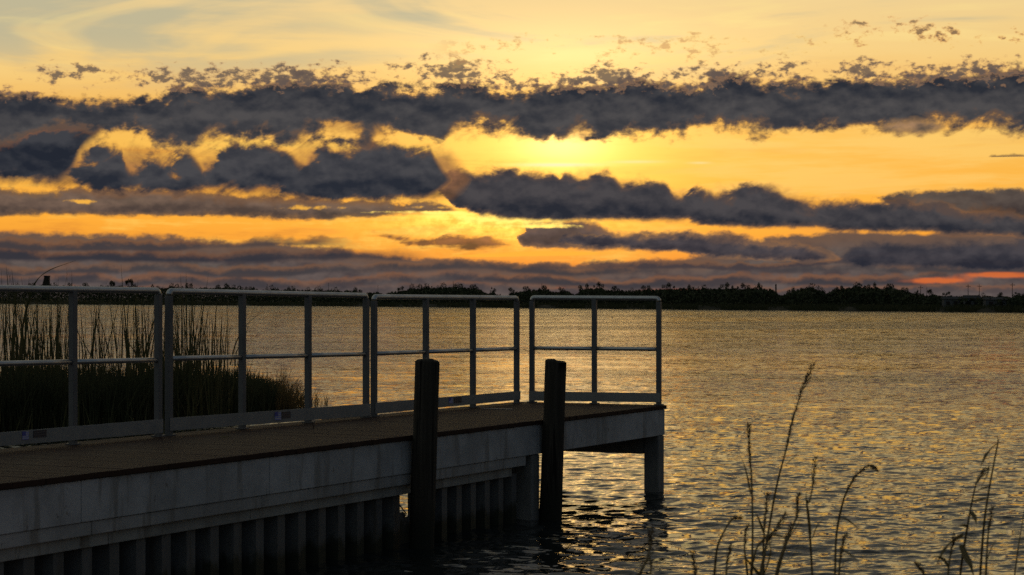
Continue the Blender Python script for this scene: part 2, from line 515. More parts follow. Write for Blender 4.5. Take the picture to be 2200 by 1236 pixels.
class MB:
    def __init__(self):
        self.v = []; self.f = []

    def add(self, vs, fs):
        o = len(self.v)
        self.v += [tuple(p) for p in vs]
        self.f += [tuple(o + i for i in f) for f in fs]

    def hexa(self, p):
        """8 corners: bottom loop 0-3, top loop 4-7."""
        self.add(p, [(3, 2, 1, 0), (4, 5, 6, 7), (0, 1, 5, 4), (1, 2, 6, 5), (2, 3, 7, 6), (3, 0, 4, 7)])

    def box(self, c, ax, ay, az_, hx, hy, hz):
        c, ax, ay, az_ = Vector(c), Vector(ax) * hx, Vector(ay) * hy, Vector(az_) * hz
        q = [c - ax - ay, c + ax - ay, c + ax + ay, c - ax + ay]
        self.hexa([p - az_ for p in q] + [p + az_ for p in q])

    def tube(self, pts, rad, n=10, cap=True):
        pts = [Vector(p) for p in pts]
        if not hasattr(rad, '__len__'):
            rad = [rad] * len(pts)
        rings = []
        ref = None
        for i, p in enumerate(pts):
            t = (pts[min(i + 1, len(pts) - 1)] - pts[max(i - 1, 0)]).normalized()
            if ref is None:
                ref = t.cross(Vector((0, 0, 1)))
                if ref.length < 0.1:
                    ref = t.cross(Vector((0, 1, 0)))
            u = (ref - t * ref.dot(t)).normalized()
            ref = u
            w = t.cross(u)
            rings.append([p + (u * math.cos(2 * math.pi * k / n) + w * math.sin(2 * math.pi * k / n)) * rad[i] for k in range(n)])
        vs = [v for r in rings for v in r]
        fs = [(i * n + k, i * n + (k + 1) % n, (i + 1) * n + (k + 1) % n, (i + 1) * n + k) for i in range(len(pts) - 1) for k in range(n)]
        if cap:
            fs += [tuple(range(n))[::-1], tuple((len(pts) - 1) * n + k for k in range(n))]
        self.add(vs, fs)

    def ribbon(self, pts, wid, side):
        """A leaf: a strip folded along its midrib."""
        pts = [Vector(p) for p in pts]
        side = Vector(side).normalized()
        vs = []; n = len(pts)
        for i, p in enumerate(pts):
            t = (pts[min(i + 1, n - 1)] - pts[max(i - 1, 0)]).normalized()
            s = (side - t * side.dot(t)).normalized()
            up = s.cross(t)
            vs += [p - s * wid[i] + up * wid[i] * 0.35, p, p + s * wid[i] + up * wid[i] * 0.35]
        fs = []
        for i in range(n - 1):
            a = 3 * i
            fs += [(a, a + 1, a + 4, a + 3), (a + 1, a + 2, a + 5, a + 4)]
        self.add(vs, fs)

    def mesh(self, name, mat, smooth_=False):
        me = bpy.data.meshes.new(name)
        me.from_pydata(self.v, [], self.f)
        me.materials.append(mat)
        if smooth_:
            me.polygons.foreach_set('use_smooth', [True] * len(me.polygons))
        me.update()
        return me

    def build(self, name, mat, parent=None, smooth_=False, bevel=0.0):
        o = bpy.data.objects.new(name, self.mesh(name, mat, smooth_))
        COL.objects.link(o)
        if bevel:
            bm = bmesh.new(); bm.from_mesh(o.data)
            bmesh.ops.bevel(bm, geom=list(bm.edges), offset=bevel, segments=2, profile=0.6, affect='EDGES')
            bm.to_mesh(o.data); bm.free()
        if parent is not None:
            o.parent = parent
            o.matrix_parent_inverse = parent.matrix_world.inverted()
        return o


def empty(name, loc=(0, 0, 0)):
    o = bpy.data.objects.new(name, None)
    o.empty_display_size = 0.2
    o.location = loc
    COL.objects.link(o)
    o.matrix_world.translation = loc
    return o


def tag(o, label=None, cat=None, group=None, kind=None):
    if label: o["label"] = label
    if cat: o["category"] = cat
    if group: o["group"] = group
    if kind: o["kind"] = kind
    return o


def fast_mesh(name, verts, faces_n, idx, mat, smooth_=False):
    """numpy mesh: verts (n,3); idx flat vertex indices of faces with faces_n corners each."""
    me = bpy.data.meshes.new(name)
    nf = len(idx) // faces_n
    me.vertices.add(len(verts)); me.loops.add(len(idx)); me.polygons.add(nf)
    me.vertices.foreach_set('co', np.asarray(verts, np.float32).ravel())
    me.loops.foreach_set('vertex_index', np.asarray(idx, np.int32))
    me.polygons.foreach_set('loop_start', np.arange(0, nf * faces_n, faces_n, dtype=np.int32))
    me.materials.append(mat)
    if smooth_:
        me.polygons.foreach_set('use_smooth', np.ones(nf, bool))
    me.update(calc_edges=True)
    return me


# ------------------------------------------------------------------ materials
def mat_water():
    m, nt, b = new_mat("lake_water")
    x, y, z = xyz(position())
    # short ripples that the mesh is too coarse to carry, as slopes
    c1 = fbm(combine(x * 5.0, y * 11.0, 0.0), 1, 2.0, 0.6, color=True)
    c2 = fbm(combine(x * 1.15, y * 1.7, 4.0), 1, 3.0, 0.6, color=True)
    r1, g1, _ = xyz(c1)
    r2, g2, _ = xyz(c2)
    far = smooth(y, 20.0, 140.0)
    gust = fbm(combine(x * 0.016, y * 0.045, 8.0), 1, 3.0, 0.55)          # patches of wind
    k = 0.42 + smooth(gust, 0.36, 0.64) * 0.92
    mid = smooth(y, 14.0, 48.0)
    sx = ((r1 - 0.5) * (0.52 + mid * 0.12) + (r2 - 0.5) * (0.10 + far * 0.34)) * k
    sy = ((g1 - 0.5) * (0.95 + mid * 0.05) + (g2 - 0.5) * (0.12 + far * 0.62)) * k
    geo = nt.nodes.new("ShaderNodeNewGeometry")
    nx, ny, nz = xyz(S(geo.outputs['Normal']))
    n = nt.nodes.new("ShaderNodeVectorMath"); n.operation = 'NORMALIZE'
    S.put(n, 0, combine(nx - sx, ny - sy, nz))
    setp(b, col=(0.010, 0.013, 0.014, 1), rough=0.04, ior=1.333, normal=S(n.outputs[0]))
    return m


def mat_concrete(name, base, stain):
    m, nt, b = new_mat(name)
    p = position()
    x, y, z = xyz(p)
    a = fbm(p, 3.2, 6.0, 0.62)
    drip = fbm(combine(x * 9.0, y * 9.0, z * 1.1), 1, 4.0, 0.6)
    spot = fbm(p, 34.0, 3.0, 0.6)
    c = mixc(smooth(a, 0.34, 0.68), base, tuple(v * 0.68 for v in base[:3]) + (1,))
    c = mixc(smooth(drip, 0.52, 0.66) * 0.75, c, stain)
    blot = fbm(combine(x * 1.1, y * 1.1, z * 2.0), 1, 3.0, 0.55)
    c = mixc(smooth(blot, 0.50, 0.66) * 0.45, c, tuple(v * 0.55 for v in base[:3]) + (1,))
    fleck = fbm(combine(x * 15.0, y * 15.0, z * 13.0), 1, 2.0, 0.5)
    c = mixc(smooth(fleck, 0.70, 0.74) * 0.6, c, (0.07, 0.055, 0.045, 1))
    c = mixc(smooth(spot, 0.64, 0.72) * 0.4, c, tuple(v * 0.35 for v in base[:3]) + (1,))
    setp(b, col=c, rough=0.82, normal=bump(a * 0.6 + spot * 0.4, 0.35, 0.012))
    return m


def mat_wood(name, c0, c1, ang, grey):
    m, nt, b = new_mat(name)
    x, y, z = xyz(position())
    ca, sa = math.cos(ang), math.sin(ang)
    u = x * ca + y * sa
    v = y * ca - x * sa
    r = objrand()
    g = fbm(combine(u * 1.6 + r * 40.0, v * 55.0, z * 30.0), 1, 5.0, 0.62, 0.4)
    bl = fbm(combine(x * 1.3, y * 1.3, r * 9.0), 1, 4.0, 0.6)
    c = mixc(smooth(g, 0.3, 0.72), c0, c1)
    c = mixc(smooth(bl, 0.5, 0.72) * 0.6, c, grey)
    c = mixc(r * 0.25, c, tuple(q * 0.6 for q in c0[:3]) + (1,))
    setp(b, col=c, rough=mixc(smooth(g, 0.3, 0.7), (0.62, 0.62, 0.62, 1), (0.8, 0.8, 0.8, 1)), spec=0.08, normal=bump(g, 0.25, 0.006))
    return m


def mat_piling():
    m, nt, b = new_mat("piling_wood")
    x, y, z = xyz(position())
    g = fbm(combine(x * 42.0, y * 42.0, z * 2.2), 1, 5.0, 0.65, 0.6)
    c = mixc(smooth(g, 0.35, 0.68), (0.024, 0.021, 0.018, 1), (0.040, 0.035, 0.031, 1))
    ck = fbm(combine(x * 26.0, y * 26.0, z * 0.9), 1, 3.0, 0.6)
    c = mixc(smooth(ck, 0.60, 0.64), c, (0.006, 0.005, 0.005, 1))
    c = mixc(smooth(z, 0.42, 0.10), c, (0.014, 0.015, 0.012, 1))      # algae at the waterline
    setp(b, col=c, rough=0.9, spec=0.2, normal=bump(g, 0.9, 0.02))
    return m


def mat_metal(name, base, rough, metal):
    m, nt, b = new_mat(name)
    p = position()
    a = fbm(p, 7.0, 5.0, 0.6)
    s = fbm(p, 60.0, 3.0, 0.6)
    c = mixc(smooth(a, 0.4, 0.75) * 0.5, base, tuple(q * 0.7 for q in base[:3]) + (1,))
    setp(b, col=c, rough=smooth(a * 0.7 + s * 0.3, 0.2, 0.9) * 0.3 + (rough - 0.12), metal=metal, normal=bump(s, 0.08, 0.002))
    return m


def mat_sheet():
    m, nt, b = new_mat("sheet_pile_vinyl")
    p = position()
    x, y, z = xyz(p)
    a = fbm(p, 5.0, 5.0, 0.6)
    run = fbm(combine(x * 14.0, y * 14.0, z * 1.5), 1, 4.0, 0.6)
    r = objrand()
    c = mixc(smooth(a, 0.35, 0.7), (0.092, 0.096, 0.106, 1), (0.064, 0.067, 0.074, 1))
    c = mixc(r * 0.5, c, (0.060, 0.060, 0.062, 1))
    c = mixc(smooth(run, 0.52, 0.70) * 0.6, c, (0.040, 0.036, 0.030, 1))
    # tide line: slime and weed up to an uneven height
    c = mixc(1.0 - smooth(z + (a - 0.5) * 0.22 + (run - 0.5) * 0.2, 0.10, 0.19), c, (0.016, 0.019, 0.013, 1))
    setp(b, col=c, rough=0.6, spec=0.3, normal=bump(a * 0.5 + run * 0.5, 0.3, 0.01))
    return m


def mat_plain(name, c0, c1, scale, rough=0.85, trans=0.0):
    m, nt, b = new_mat(name)
    a = fbm(position(), scale, 4.0, 0.6)
    r = objrand()
    setp(b, col=mixc(smooth(a, 0.3, 0.7), c0, c1), rough=rough, spec=0.2)
    if trans:
        t = nt.nodes.new("ShaderNodeBsdfTranslucent")
        S.put(t, 0, mixc(smooth(a, 0.3, 0.7), c0, c1))
        mx = nt.nodes.new("ShaderNodeMixShader")
        mx.inputs[0].default_value = trans
        nt.links.new(b.outputs[0], mx.inputs[1]); nt.links.new(t.outputs[0], mx.inputs[2])
        nt.links.new(mx.outputs[0], nt.nodes['Material Output'].inputs[0])
    return m


M_WATER = mat_water()
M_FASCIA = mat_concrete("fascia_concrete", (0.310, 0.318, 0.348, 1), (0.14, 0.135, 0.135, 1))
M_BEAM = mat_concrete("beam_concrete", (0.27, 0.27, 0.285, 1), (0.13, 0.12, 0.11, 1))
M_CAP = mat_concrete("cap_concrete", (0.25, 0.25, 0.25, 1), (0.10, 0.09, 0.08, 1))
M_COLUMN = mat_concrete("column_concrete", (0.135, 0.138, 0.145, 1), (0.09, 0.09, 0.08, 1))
M_SHEET = mat_sheet()
END_E = Vector((1.45, -0.62, 0)).normalized()
M_DECK = mat_wood("deck_wood", (0.027, 0.0145, 0.0118, 1), (0.040, 0.023, 0.019, 1), math.atan2(END_E.y, END_E.x), (0.034, 0.024, 0.022, 1))
M_PILING = mat_piling()
M_RAIL = mat_metal("rail_aluminium", (0.36, 0.37, 0.40, 1), 0.36, 0.75)
M_POST = mat_metal("post_aluminium", (0.075, 0.079, 0.092, 1), 0.55, 0.1)
M_KICK = mat_metal("kick_aluminium", (0.17, 0.172, 0.18, 1), 0.6, 0.1)
M_REED = mat_plain("reed_green", (0.034, 0.042, 0.016, 1), (0.080, 0.068, 0.030, 1), 3.0, 0.7, 0.25)
M_FRINGE = mat_plain("fringe_straw", (0.10, 0.070, 0.032, 1), (0.18, 0.125, 0.058, 1), 3.0, 0.8, 0.5)
M_MARSH = mat_plain("marsh_grass", (0.028, 0.036, 0.018, 1), (0.060, 0.058, 0.028, 1), 2.0, 0.9, 0.25)
M_STALK = mat_plain("stalk_straw", (0.11, 0.08, 0.042, 1), (0.20, 0.145, 0.075, 1), 9.0, 0.75, 0.25)
M_LEAFG = mat_plain("grass_leaf", (0.085, 0.072, 0.034, 1), (0.16, 0.12, 0.055, 1), 9.0, 0.7, 0.4)
M_SEED = mat_plain("seed_head", (0.13, 0.088, 0.05, 1), (0.24, 0.165, 0.09, 1), 30.0, 0.9, 0.4)
M_CROWN = mat_plain("tree_crown", (0.016, 0.022, 0.011, 1), (0.038, 0.044, 0.020, 1), 0.35, 0.9)
M_TRUNK = mat_plain("tree_bark", (0.020, 0.017, 0.014, 1), (0.045, 0.038, 0.030, 1), 1.2, 0.95)
M_LAND = mat_plain("marsh_land", (0.014, 0.014, 0.009, 1), (0.028, 0.025, 0.016, 1), 0.06, 0.95)
M_BANK = mat_plain("bank_soil", (0.040, 0.038, 0.020, 1), (0.075, 0.062, 0.040, 1), 0.8, 0.95)
M_POLE = mat_plain("pole_wood", (0.020, 0.016, 0.013, 1), (0.035, 0.030, 0.025, 1), 2.0, 0.9)
M_HOUSE = mat_plain("house_wall", (0.055, 0.060, 0.072, 1), (0.085, 0.09, 0.10, 1), 0.4, 0.8)
M_ROOF = mat_plain("house_roof", (0.025, 0.025, 0.03, 1), (0.04, 0.04, 0.045, 1), 0.6, 0.8)
M_PANE = mat_plain("window_glass", (0.012, 0.013, 0.016, 1), (0.02, 0.02, 0.024, 1), 1.0, 0.15)
M_ROD = mat_metal("rusty_rod", (0.055, 0.030, 0.020, 1), 0.75, 0.3)


def mat_flag():
    m, nt, b = new_mat("flag_print")
    u, v, w = xyz(tex('Generated'))
    stripes = smooth(S.m('SINE', w * (2 * math.pi * 4.0)), -0.2, 0.2)
    canton = S.m('MULTIPLY', S.m('LESS_THAN', u, 0.55), S.m('GREATER_THAN', w, 0.45))
    c = mixc(stripes, (0.30, 0.30, 0.36, 1), (0.14, 0.15, 0.42, 1))
    c = mixc(canton, c, (0.04, 0.05, 0.26, 1))
    setp(b, col=c, rough=0.5)
    return m


def mat_plate():
    m, nt, b = new_mat("plate_print")
    u, v, w = xyz(tex('Generated'))
    rows = smooth(S.m('SINE', w * (2 * math.pi * 3.0) + 0.6), 0.35, 0.6)
    gaps = smooth(fbm(combine(u * 26.0, S.m('FLOOR', w * 3.0), 0.0), 1, 1.0, 0.5), 0.46, 0.54)
    inside = smooth(u, 0.08, 0.1) * (1.0 - smooth(u, 0.9, 0.92))
    c = mixc(rows * gaps * inside * 0.6, (0.018, 0.018, 0.030, 1), (0.12, 0.12, 0.15, 1))
    setp(b, col=c, rough=0.45)
    return m


M_FLAG = mat_flag()
M_PLATE = mat_plate()

# ================================================================== SETTING
# ------------------------------------------------------------------ water
def build_water():
    rows = 760
    ys = HY + np.linspace(1360 - HY, 647.2 - HY, rows)
    D = EYE * F / (ys - HY)
    a_in = np.linspace(-0.38, 0.38, 1060)
    a_out = np.linspace(0.42, 1.30, 26)
    ta = np.concatenate([-a_out[::-1], a_in, a_out])      # tangent of the bearing
    cols = len(ta)
    Y = np.repeat(D[:, None], cols, 1)
    Xx = Y * ta[None, :]
    dD = np.abs(np.gradient(D))[:, None]
    dX = np.minimum(D[:, None] * 0.00077, 0.5)
    Z = np.zeros_like(Y)
    r = np.random.default_rng(5)
    lams = np.concatenate([np.geomspace(0.13, 0.6, 46), np.geomspace(0.6, 2.6, 22), np.geomspace(3.0, 9.0, 5)])
    wind = math.radians(68)
    for L in lams:
        th = wind + r.normal(0, 0.62)
        k = 2 * math.pi / L
        kx, ky = k * math.cos(th), k * math.sin(th)
        slope = 0.029 if L < 0.45 else (0.012 if L < 0.8 else (0.0055 if L < 2.7 else 0.003))
        amp = slope / k * r.uniform(0.7, 1.3)
        att = np.exp(-((k * dD / 2.0) ** 2)) * np.exp(-((kx * dX / 1.7) ** 2))
        ph = kx * Xx + ky * Y + r.uniform(0, 6.283)
        Z += amp * att * np.sin(ph + 0.35 * np.sin(0.31 * kx * Y * 0.2 + L * 7))
    Z[:, :20] = 0; Z[:, -20:] = 0
    verts = np.stack([Xx, Y, Z], -1).reshape(-1, 3)
    i = np.arange(rows - 1)[:, None] * cols + np.arange(cols - 1)[None, :]
    idx = np.stack([i, i + 1, i + cols + 1, i + cols], -1).reshape(-1)
    me = fast_mesh("lake_water", verts, 4, idx, M_WATER, True)
    o = bpy.data.objects.new("lake_water", me)
    COL.objects.link(o)
    tag(o, kind='structure')


build_water()

SHORE = [(-900, 645.6), (-300, 648.5), (0, 651.5), (200, 653), (740, 656), (1100, 659), (1450, 662), (1700, 664), (2000, 666.3), (2200, 668), (2700, 672), (3400, 680)]


def shore_D(px):
    for (x0, y0), (x1, y1) in zip(SHORE, SHORE[1:]):
        if x0 <= px <= x1:
            y = y0 + (y1 - y0) * (px - x0) / (x1 - x0)
            return (EYE - 0.25) * F / (y - HY)
    return (EYE - 0.25) * F / (SHORE[0][1] - HY if px < 0 else SHORE[-1][1] - HY)


def build_land():
    """Far shore: a low marshy bank that rises a little and runs on to the horizon."""
    mb = MB()
    pxs = np.linspace(-900, 3400, 260)
    prof = [(-3, -0.4), (0, 0.25), (2, 0.62), (12, 0.7), (60, 1.1), (300, 1.4), (2500, 1.5), (9000, 1.5)]
    vs = []
    for q, px in enumerate(pxs):
        D0 = shore_D(px) + mnoise.noise((px * 0.02, 0, 0)) * 5 + mnoise.noise((px * 0.09, 3, 0)) * 2
        for d, z in prof:
            D = D0 + d
            vs.append(((px - CX) * D / F, D, z + (mnoise.noise((px * 0.07, d, 1)) * 0.12 if d > 1 else 0)))
    n = len(prof)
    fs = [(i * n + k, (i + 1) * n + k, (i + 1) * n + k + 1, i * n + k + 1) for i in range(len(pxs) - 1) for k in range(n - 1)]
    mb.add(vs, fs)
    tag(mb.build("far_shore_land", M_LAND, smooth_=True), kind='structure')


build_land()


def build_bank():
    """The near bank on which the camera stands and the stalks grow; its edge is just below the picture."""
    mb = MB()
    xs = np.linspace(-40, 40, 120); ys = np.linspace(-25, 9.6, 50)
    vs = []
    for y in ys:
        for x in xs:
            edge = 8.3 + mnoise.noise((x * 0.4, 0, 5)) * 0.5
            z = 0.27 + mnoise.noise((x * 0.5, y * 0.5, 2)) * 0.05
            if y > edge - 1.2:
                z -= (y - edge + 1.2) * 0.42
            vs.append((x, y, z))
    n = len(xs)
    fs = [(j * n + i, j * n + i + 1, (j + 1) * n + i + 1, (j + 1) * n + i) for j in range(len(ys) - 1) for i in range(n - 1)]
    mb.add(vs, fs)
    tag(mb.build("near_bank_ground", M_BANK, smooth_=True), kind='structure')


build_bank()

# ------------------------------------------------------------------ pier
E0 = Vector((1.524, 19.49, 0)); DN = Vector((-0.4776, -0.8786, 0)).normalized()
NB = Vector((0.8786, -0.4776, 0))            # out of the long near side
C0 = Vector((0.055, 20.13, 0)); DF = (Vector((-3.20, 14.24, 0)) - Vector((0.045, 19.80, 0))).normalized()
PF = Vector((0.045, 19.80, 0))               # line of the rail posts
DECK = 0.87
Z3 = Vector((0, 0, 1))


def s_near(px, off=0.0):
    """distance from the end corner at which the near side shows at column px"""
    t = (px - CX) / F
    e = E0 + NB * off
    return (e.x - t * e.y) / (t * DN.y - DN.x)


def near(s, off=0.0, z=0.0):
    p = E0 + DN * s + NB * off
    return Vector((p.x, p.y, z))


def on_line(px, P, d):
    t = (px - CX) / F
    k = (P.x - t * P.y) / (t * d.y - d.x)
    return P + d * k


pier = empty("pier", (near(5, -0.8).x, near(5, -0.8).y, 0))
tag(pier, "low pier with brown board deck and pale concrete side reaching into the lake", "pier")

PITCH, GAP = 0.143, 0.002
for k in range(92):
    s0 = -0.012 + k * PITCH
    s1 = s0 + PITCH - GAP
    n0 = near(s0, 0.012 + rnd.uniform(0, 0.012)); n1 = near(s1, 0.012 + rnd.uniform(0, 0.012))
    f0 = C0 + DF * s0; f1 = C0 + DF * s1
    f0 = f0 + (f0 - n0).normalized() * rnd.uniform(0, 0.012)
    f1 = f1 + (f1 - n1).normalized() * rnd.uniform(0, 0.012)
    dz = rnd.uniform(-0.001, 0.001)
    mb = MB()
    q = [n0, f0, f1, n1]
    mb.hexa([Vector((p.x, p.y, DECK - 0.036 + dz)) for p in q][::-1] + [Vector((p.x, p.y, DECK + dz)) for p in q][::-1])
    mb.build("deck_board", M_DECK, pier, bevel=0.004)

# pale joint strip let into the deck near the end
a = W(1034, 878.6, F * (EYE - DECK) / (878.6 - HY)); b_ = W(1101, 880.6, F * (EYE - DECK) / (880.6 - HY))
a.z = b_.z = DECK
mb = MB(); d = (b_ - a); d.z = 0
mb.box((a + b_) / 2 + Z3 * 0.005, d.normalized(), Vector((-d.y, d.x, 0)).normalized(), Z3, d.length / 2, 0.012, 0.003)
o = mb.build("joint_strip", M_RAIL, pier)
o["label"] = "thin pale metal strip on the deck near its far end"


def slab_run(name, mat, edges, off, thick, z0, z1, bevel=0.006, gap=0.005):
    out = []
    for s0, s1 in zip(edges, edges[1:]):
        a, b = sorted((s0, s1))
        mb = MB()
        q = [near(a + gap / 2, off), near(b - gap / 2, off), near(b - gap / 2, off - thick), near(a + gap / 2, off - thick)]
        mb.hexa([Vector((p.x, p.y, z0)) for p in q] + [Vector((p.x, p.y, z1)) for p in q])
        out.append(mb.build(name, mat, pier, bevel=bevel))
    return out


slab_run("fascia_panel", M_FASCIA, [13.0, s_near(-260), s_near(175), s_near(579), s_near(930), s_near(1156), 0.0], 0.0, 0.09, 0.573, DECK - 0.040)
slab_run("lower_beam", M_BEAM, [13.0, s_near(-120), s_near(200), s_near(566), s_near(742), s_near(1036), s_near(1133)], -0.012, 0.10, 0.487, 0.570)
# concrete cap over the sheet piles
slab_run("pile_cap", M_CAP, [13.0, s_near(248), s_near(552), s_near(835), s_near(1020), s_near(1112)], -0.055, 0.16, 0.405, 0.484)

# sheet piles: one trapezoid wave each
def sheet(s_c, period, z_top=0.42, z_bot=-0.9):
    prof = [(-0.5, -0.205), (-0.30, -0.205), (-0.18, -0.085), (0.18, -0.085), (0.30, -0.205), (0.5, -0.205)]
    mb = MB()
    vs = []
    for u, off in prof:
        for z in (z_bot, z_top):
            p = near(s_c + u * period * 0.994, off); vs.append((p.x, p.y, z))
    for u, off in prof:
        for z in (z_bot, z_top):
            p = near(s_c + u * period * 0.994, off - 0.012); vs.append((p.x, p.y, z))
    n = len(prof) * 2
    fs = []
    for i in range(len(prof) - 1):
        a = 2 * i
        fs.append((a, a + 1, a + 3, a + 2)); fs.append((n + a + 2, n + a + 3, n + a + 1, n + a))
    fs += [(1, 0, n, n + 1), (n - 2, n - 1, 2 * n - 1, 2 * n - 2)]
    mb.add(vs, fs)
    return mb.build("sheet_pile", M_SHEET, pier)


per = 0.2575
s_c = s_near(843, -0.205) + per / 2
while s_c < 12.9:
    sheet(s_c, per); s_c += per
per = 0.237
s_c = s_near(955, -0.085) + per
while s_c > 2.98:
    sheet(s_c, per); s_c -= per
# flat closing strip next to the column
mb = MB()
q = [near(s_c + per / 2 - 0.002, -0.2035), near(2.90, -0.2035), near(2.90, -0.2155), near(s_c + per / 2 - 0.002, -0.2155)]
mb.hexa([Vector((p.x, p.y, -0.9)) for p in q] + [Vector((p.x, p.y, 0.42)) for p in q])
mb.build("closing_strip", M_SHEET, pier)
# low broken sheet that closes the foot of the opening
mb = MB()
b0 = s_near(842, -0.2)
for s0, s1, zt in ((-0.42, -0.30, 0.23), (-0.30, -0.20, 0.20), (-0.20, -0.10, 0.235), (-0.10, 0.0, 0.19)):
    q = [near(b0 + s0, -0.20), near(b0 + s1, -0.20), near(b0 + s1, -0.22), near(b0 + s0, -0.22)]
    mb.hexa([Vector((p.x, p.y, -0.8)) for p in q] + [Vector((p.x, p.y, zt + rnd.uniform(-.012, .012))) for p in q])
mb.build("broken_sheet", M_SHEET, pier)
# bent rod hanging in the opening
mb = MB()
D_ = near(4.7, -0.2).y
mb.tube([W(845, 1066, D_ + .1), W(850, 1074, D_ + .1), W(862, 1090, D_ + .08), W(873, 1104, D_ + .06), W(868, 1112, D_ + .07), W(858, 1120, D_ + .1)], 0.0055, 6)
o = mb.build("bent_rod", M_ROD, pier)
o["label"] = "thin bent rusty rod in the gap of the sheet piling"

# columns and cross beams
def column(s0, s1, off0, off1, z1, far_side=False):
    mb = MB()
    if far_side:
        e = (E0 - C0).normalized()
        q = [C0 + DF * s0 + e * off0, C0 + DF * s1 + e * off0, C0 + DF * s1 + e * off1, C0 + DF * s0 + e * off1]
    else:
        q = [near(s0, off0), near(s1, off0), near(s1, off1), near(s0, off1)]
    mb.hexa([Vector((p.x, p.y, -1.3)) for p in q] + [Vector((p.x, p.y, z1)) for p in q])
    mb.build("column", M_COLUMN, pier, bevel=0.012)


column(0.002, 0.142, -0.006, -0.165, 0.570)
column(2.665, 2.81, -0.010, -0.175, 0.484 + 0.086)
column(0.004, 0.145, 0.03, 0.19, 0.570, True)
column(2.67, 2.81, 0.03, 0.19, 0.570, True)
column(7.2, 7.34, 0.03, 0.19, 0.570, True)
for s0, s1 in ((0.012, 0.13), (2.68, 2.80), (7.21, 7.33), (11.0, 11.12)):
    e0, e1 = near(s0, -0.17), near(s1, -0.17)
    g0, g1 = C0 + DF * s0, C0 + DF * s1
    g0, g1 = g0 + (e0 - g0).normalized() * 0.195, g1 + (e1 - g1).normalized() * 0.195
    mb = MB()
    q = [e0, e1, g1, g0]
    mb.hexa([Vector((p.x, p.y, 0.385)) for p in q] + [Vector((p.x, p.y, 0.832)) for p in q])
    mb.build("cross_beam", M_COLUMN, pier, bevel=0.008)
# far long side: edge beam
mb = MB()
q = [C0 + DF * -0.02, C0 + DF * 13.0]
nf = Vector((DF.y, -DF.x, 0)); nf = nf if nf.x > 0 else -nf
q = [q[0] + nf * 0.03, q[1] + nf * 0.03, q[1] + nf * 0.11, q[0] + nf * 0.11]
mb.hexa([Vector((p.x, p.y, 0.60)) for p in q] + [Vector((p.x, p.y, 0.830)) for p in q])
mb.build("edge_beam", M_COLUMN, pier)
# twig and leaf on the boards
def on_deck(px, py):
    p = W(px, py, F * (EYE - DECK) / (py - HY)); p.z = DECK
    return p
mb = MB()
p = on_deck(673, 921)
mb.tube([p, p + Vector((0.004, 0, 0.02)), p + Vector((-0.012, 0, 0.042))], [0.007, 0.006, 0.004], 6)
tag(mb.build("deck_peg", M_ROD), "small dark peg standing on the deck boards beside the railing", "peg")
mb = MB()
p = on_deck(484, 941)
mb.ribbon([p + Vector((-0.05, 0, 0.006)), p + Vector((-0.01, 0.004, 0.014)), p + Vector((0.05, 0.01, 0.008))], [0.004, 0.022, 0.003], (0, 1, 0))
tag(mb.build("fallen_leaf", M_LEAFG), "dark dead leaf lying on the deck boards", "leaf")

# ------------------------------------------------------------------ mooring pilings
def piling(px_top, y_top, s, px_low, notch, label):
    base = near(s, 0.128)
    D = base.y
    zt = EYE + (HY - y_top) * D / F
    top = Vector(((px_top - CX) * D / F, D, zt))
    low = Vector(((px_low - CX) * D / F, D, 0.0))
    ax = (top - low)
    mb = MB()
    n, r0 = 18, 0.095
    zs = np.concatenate([np.linspace(-0.9, zt - 0.03, 26), [zt - 0.012, zt]])
    vs = []
    for i, z in enumerate(zs):
        c = low + ax * (z / zt)
        for k in range(n):
            an = 2 * math.pi * k / n
            r = r0 * (1 + 0.05 * mnoise.noise((math.cos(an) * 2.2, math.sin(an) * 2.2, z * 1.1 + s)) + 0.025 * mnoise.noise((math.cos(an) * 9, math.sin(an) * 9, z * 5)))
            r *= 1.04 - 0.05 * max(z, 0) / zt
            if i == len(zs) - 1: r *= 0.83
            zz = z
            x_, y_ = math.cos(an) * r, math.sin(an) * r
            if notch and i >= len(zs) - 2 and x_ > 0.012: zz -= 0.020
            if not notch and i >= len(zs) - 2: zz -= 0.010 * abs(x_) / r0 + (0.008 if x_ > 0.05 else 0)
            vs.append((c.x + x_, c.y + y_, zz))
    fs = [(i * n + k, i * n + (k + 1) % n, (i + 1) * n + (k + 1) % n, (i + 1) * n + k) for i in range(len(zs) - 1) for k in range(n)]
    # the sawn top, a fan with growth checks
    ctr = len(vs); c = low + ax
    vs.append((c.x, c.y, zt - (0.004 if not notch else 0.010)))
    m_ = (len(zs) - 1) * n
    fs += [(m_ + k, m_ + (k + 1) % n, ctr) for k in range(n)]
    mb.add(vs, fs)
    o = mb.build("mooring_piling", M_PILING)
    o.data.polygons.foreach_set('use_smooth', [len(p.vertices) == 4 for p in o.data.polygons])
    return tag(o, label, "piling", "wooden mooring pilings along the pier")


piling(918.5, 770.5, 4.80, 905.5, False, "dark wooden mooring piling with rounded top in front of the pier's sheet-pile gap")
piling(1194.5, 771.5, 2.60, 1182.5, True, "dark wooden mooring piling with notched top beside the concrete column, nearer the pier end")

# ------------------------------------------------------------------ railing panels
def interp(pts, x):
    pts = sorted(pts)
    for (x0, y0), (x1, y1) in zip(pts, pts[1:]):
        if x0 <= x <= x1:
            return y0 + (y1 - y0) * (x - x0) / (x1 - x0)
    (x0, y0), (x1, y1) = (pts[0], pts[1]) if x < pts[0][0] else (pts[-2], pts[-1])
    return y0 + (y1 - y0) * (x - x0) / (x1 - x0)


PX_OF = lambda p: CX + F * p.x / p.y


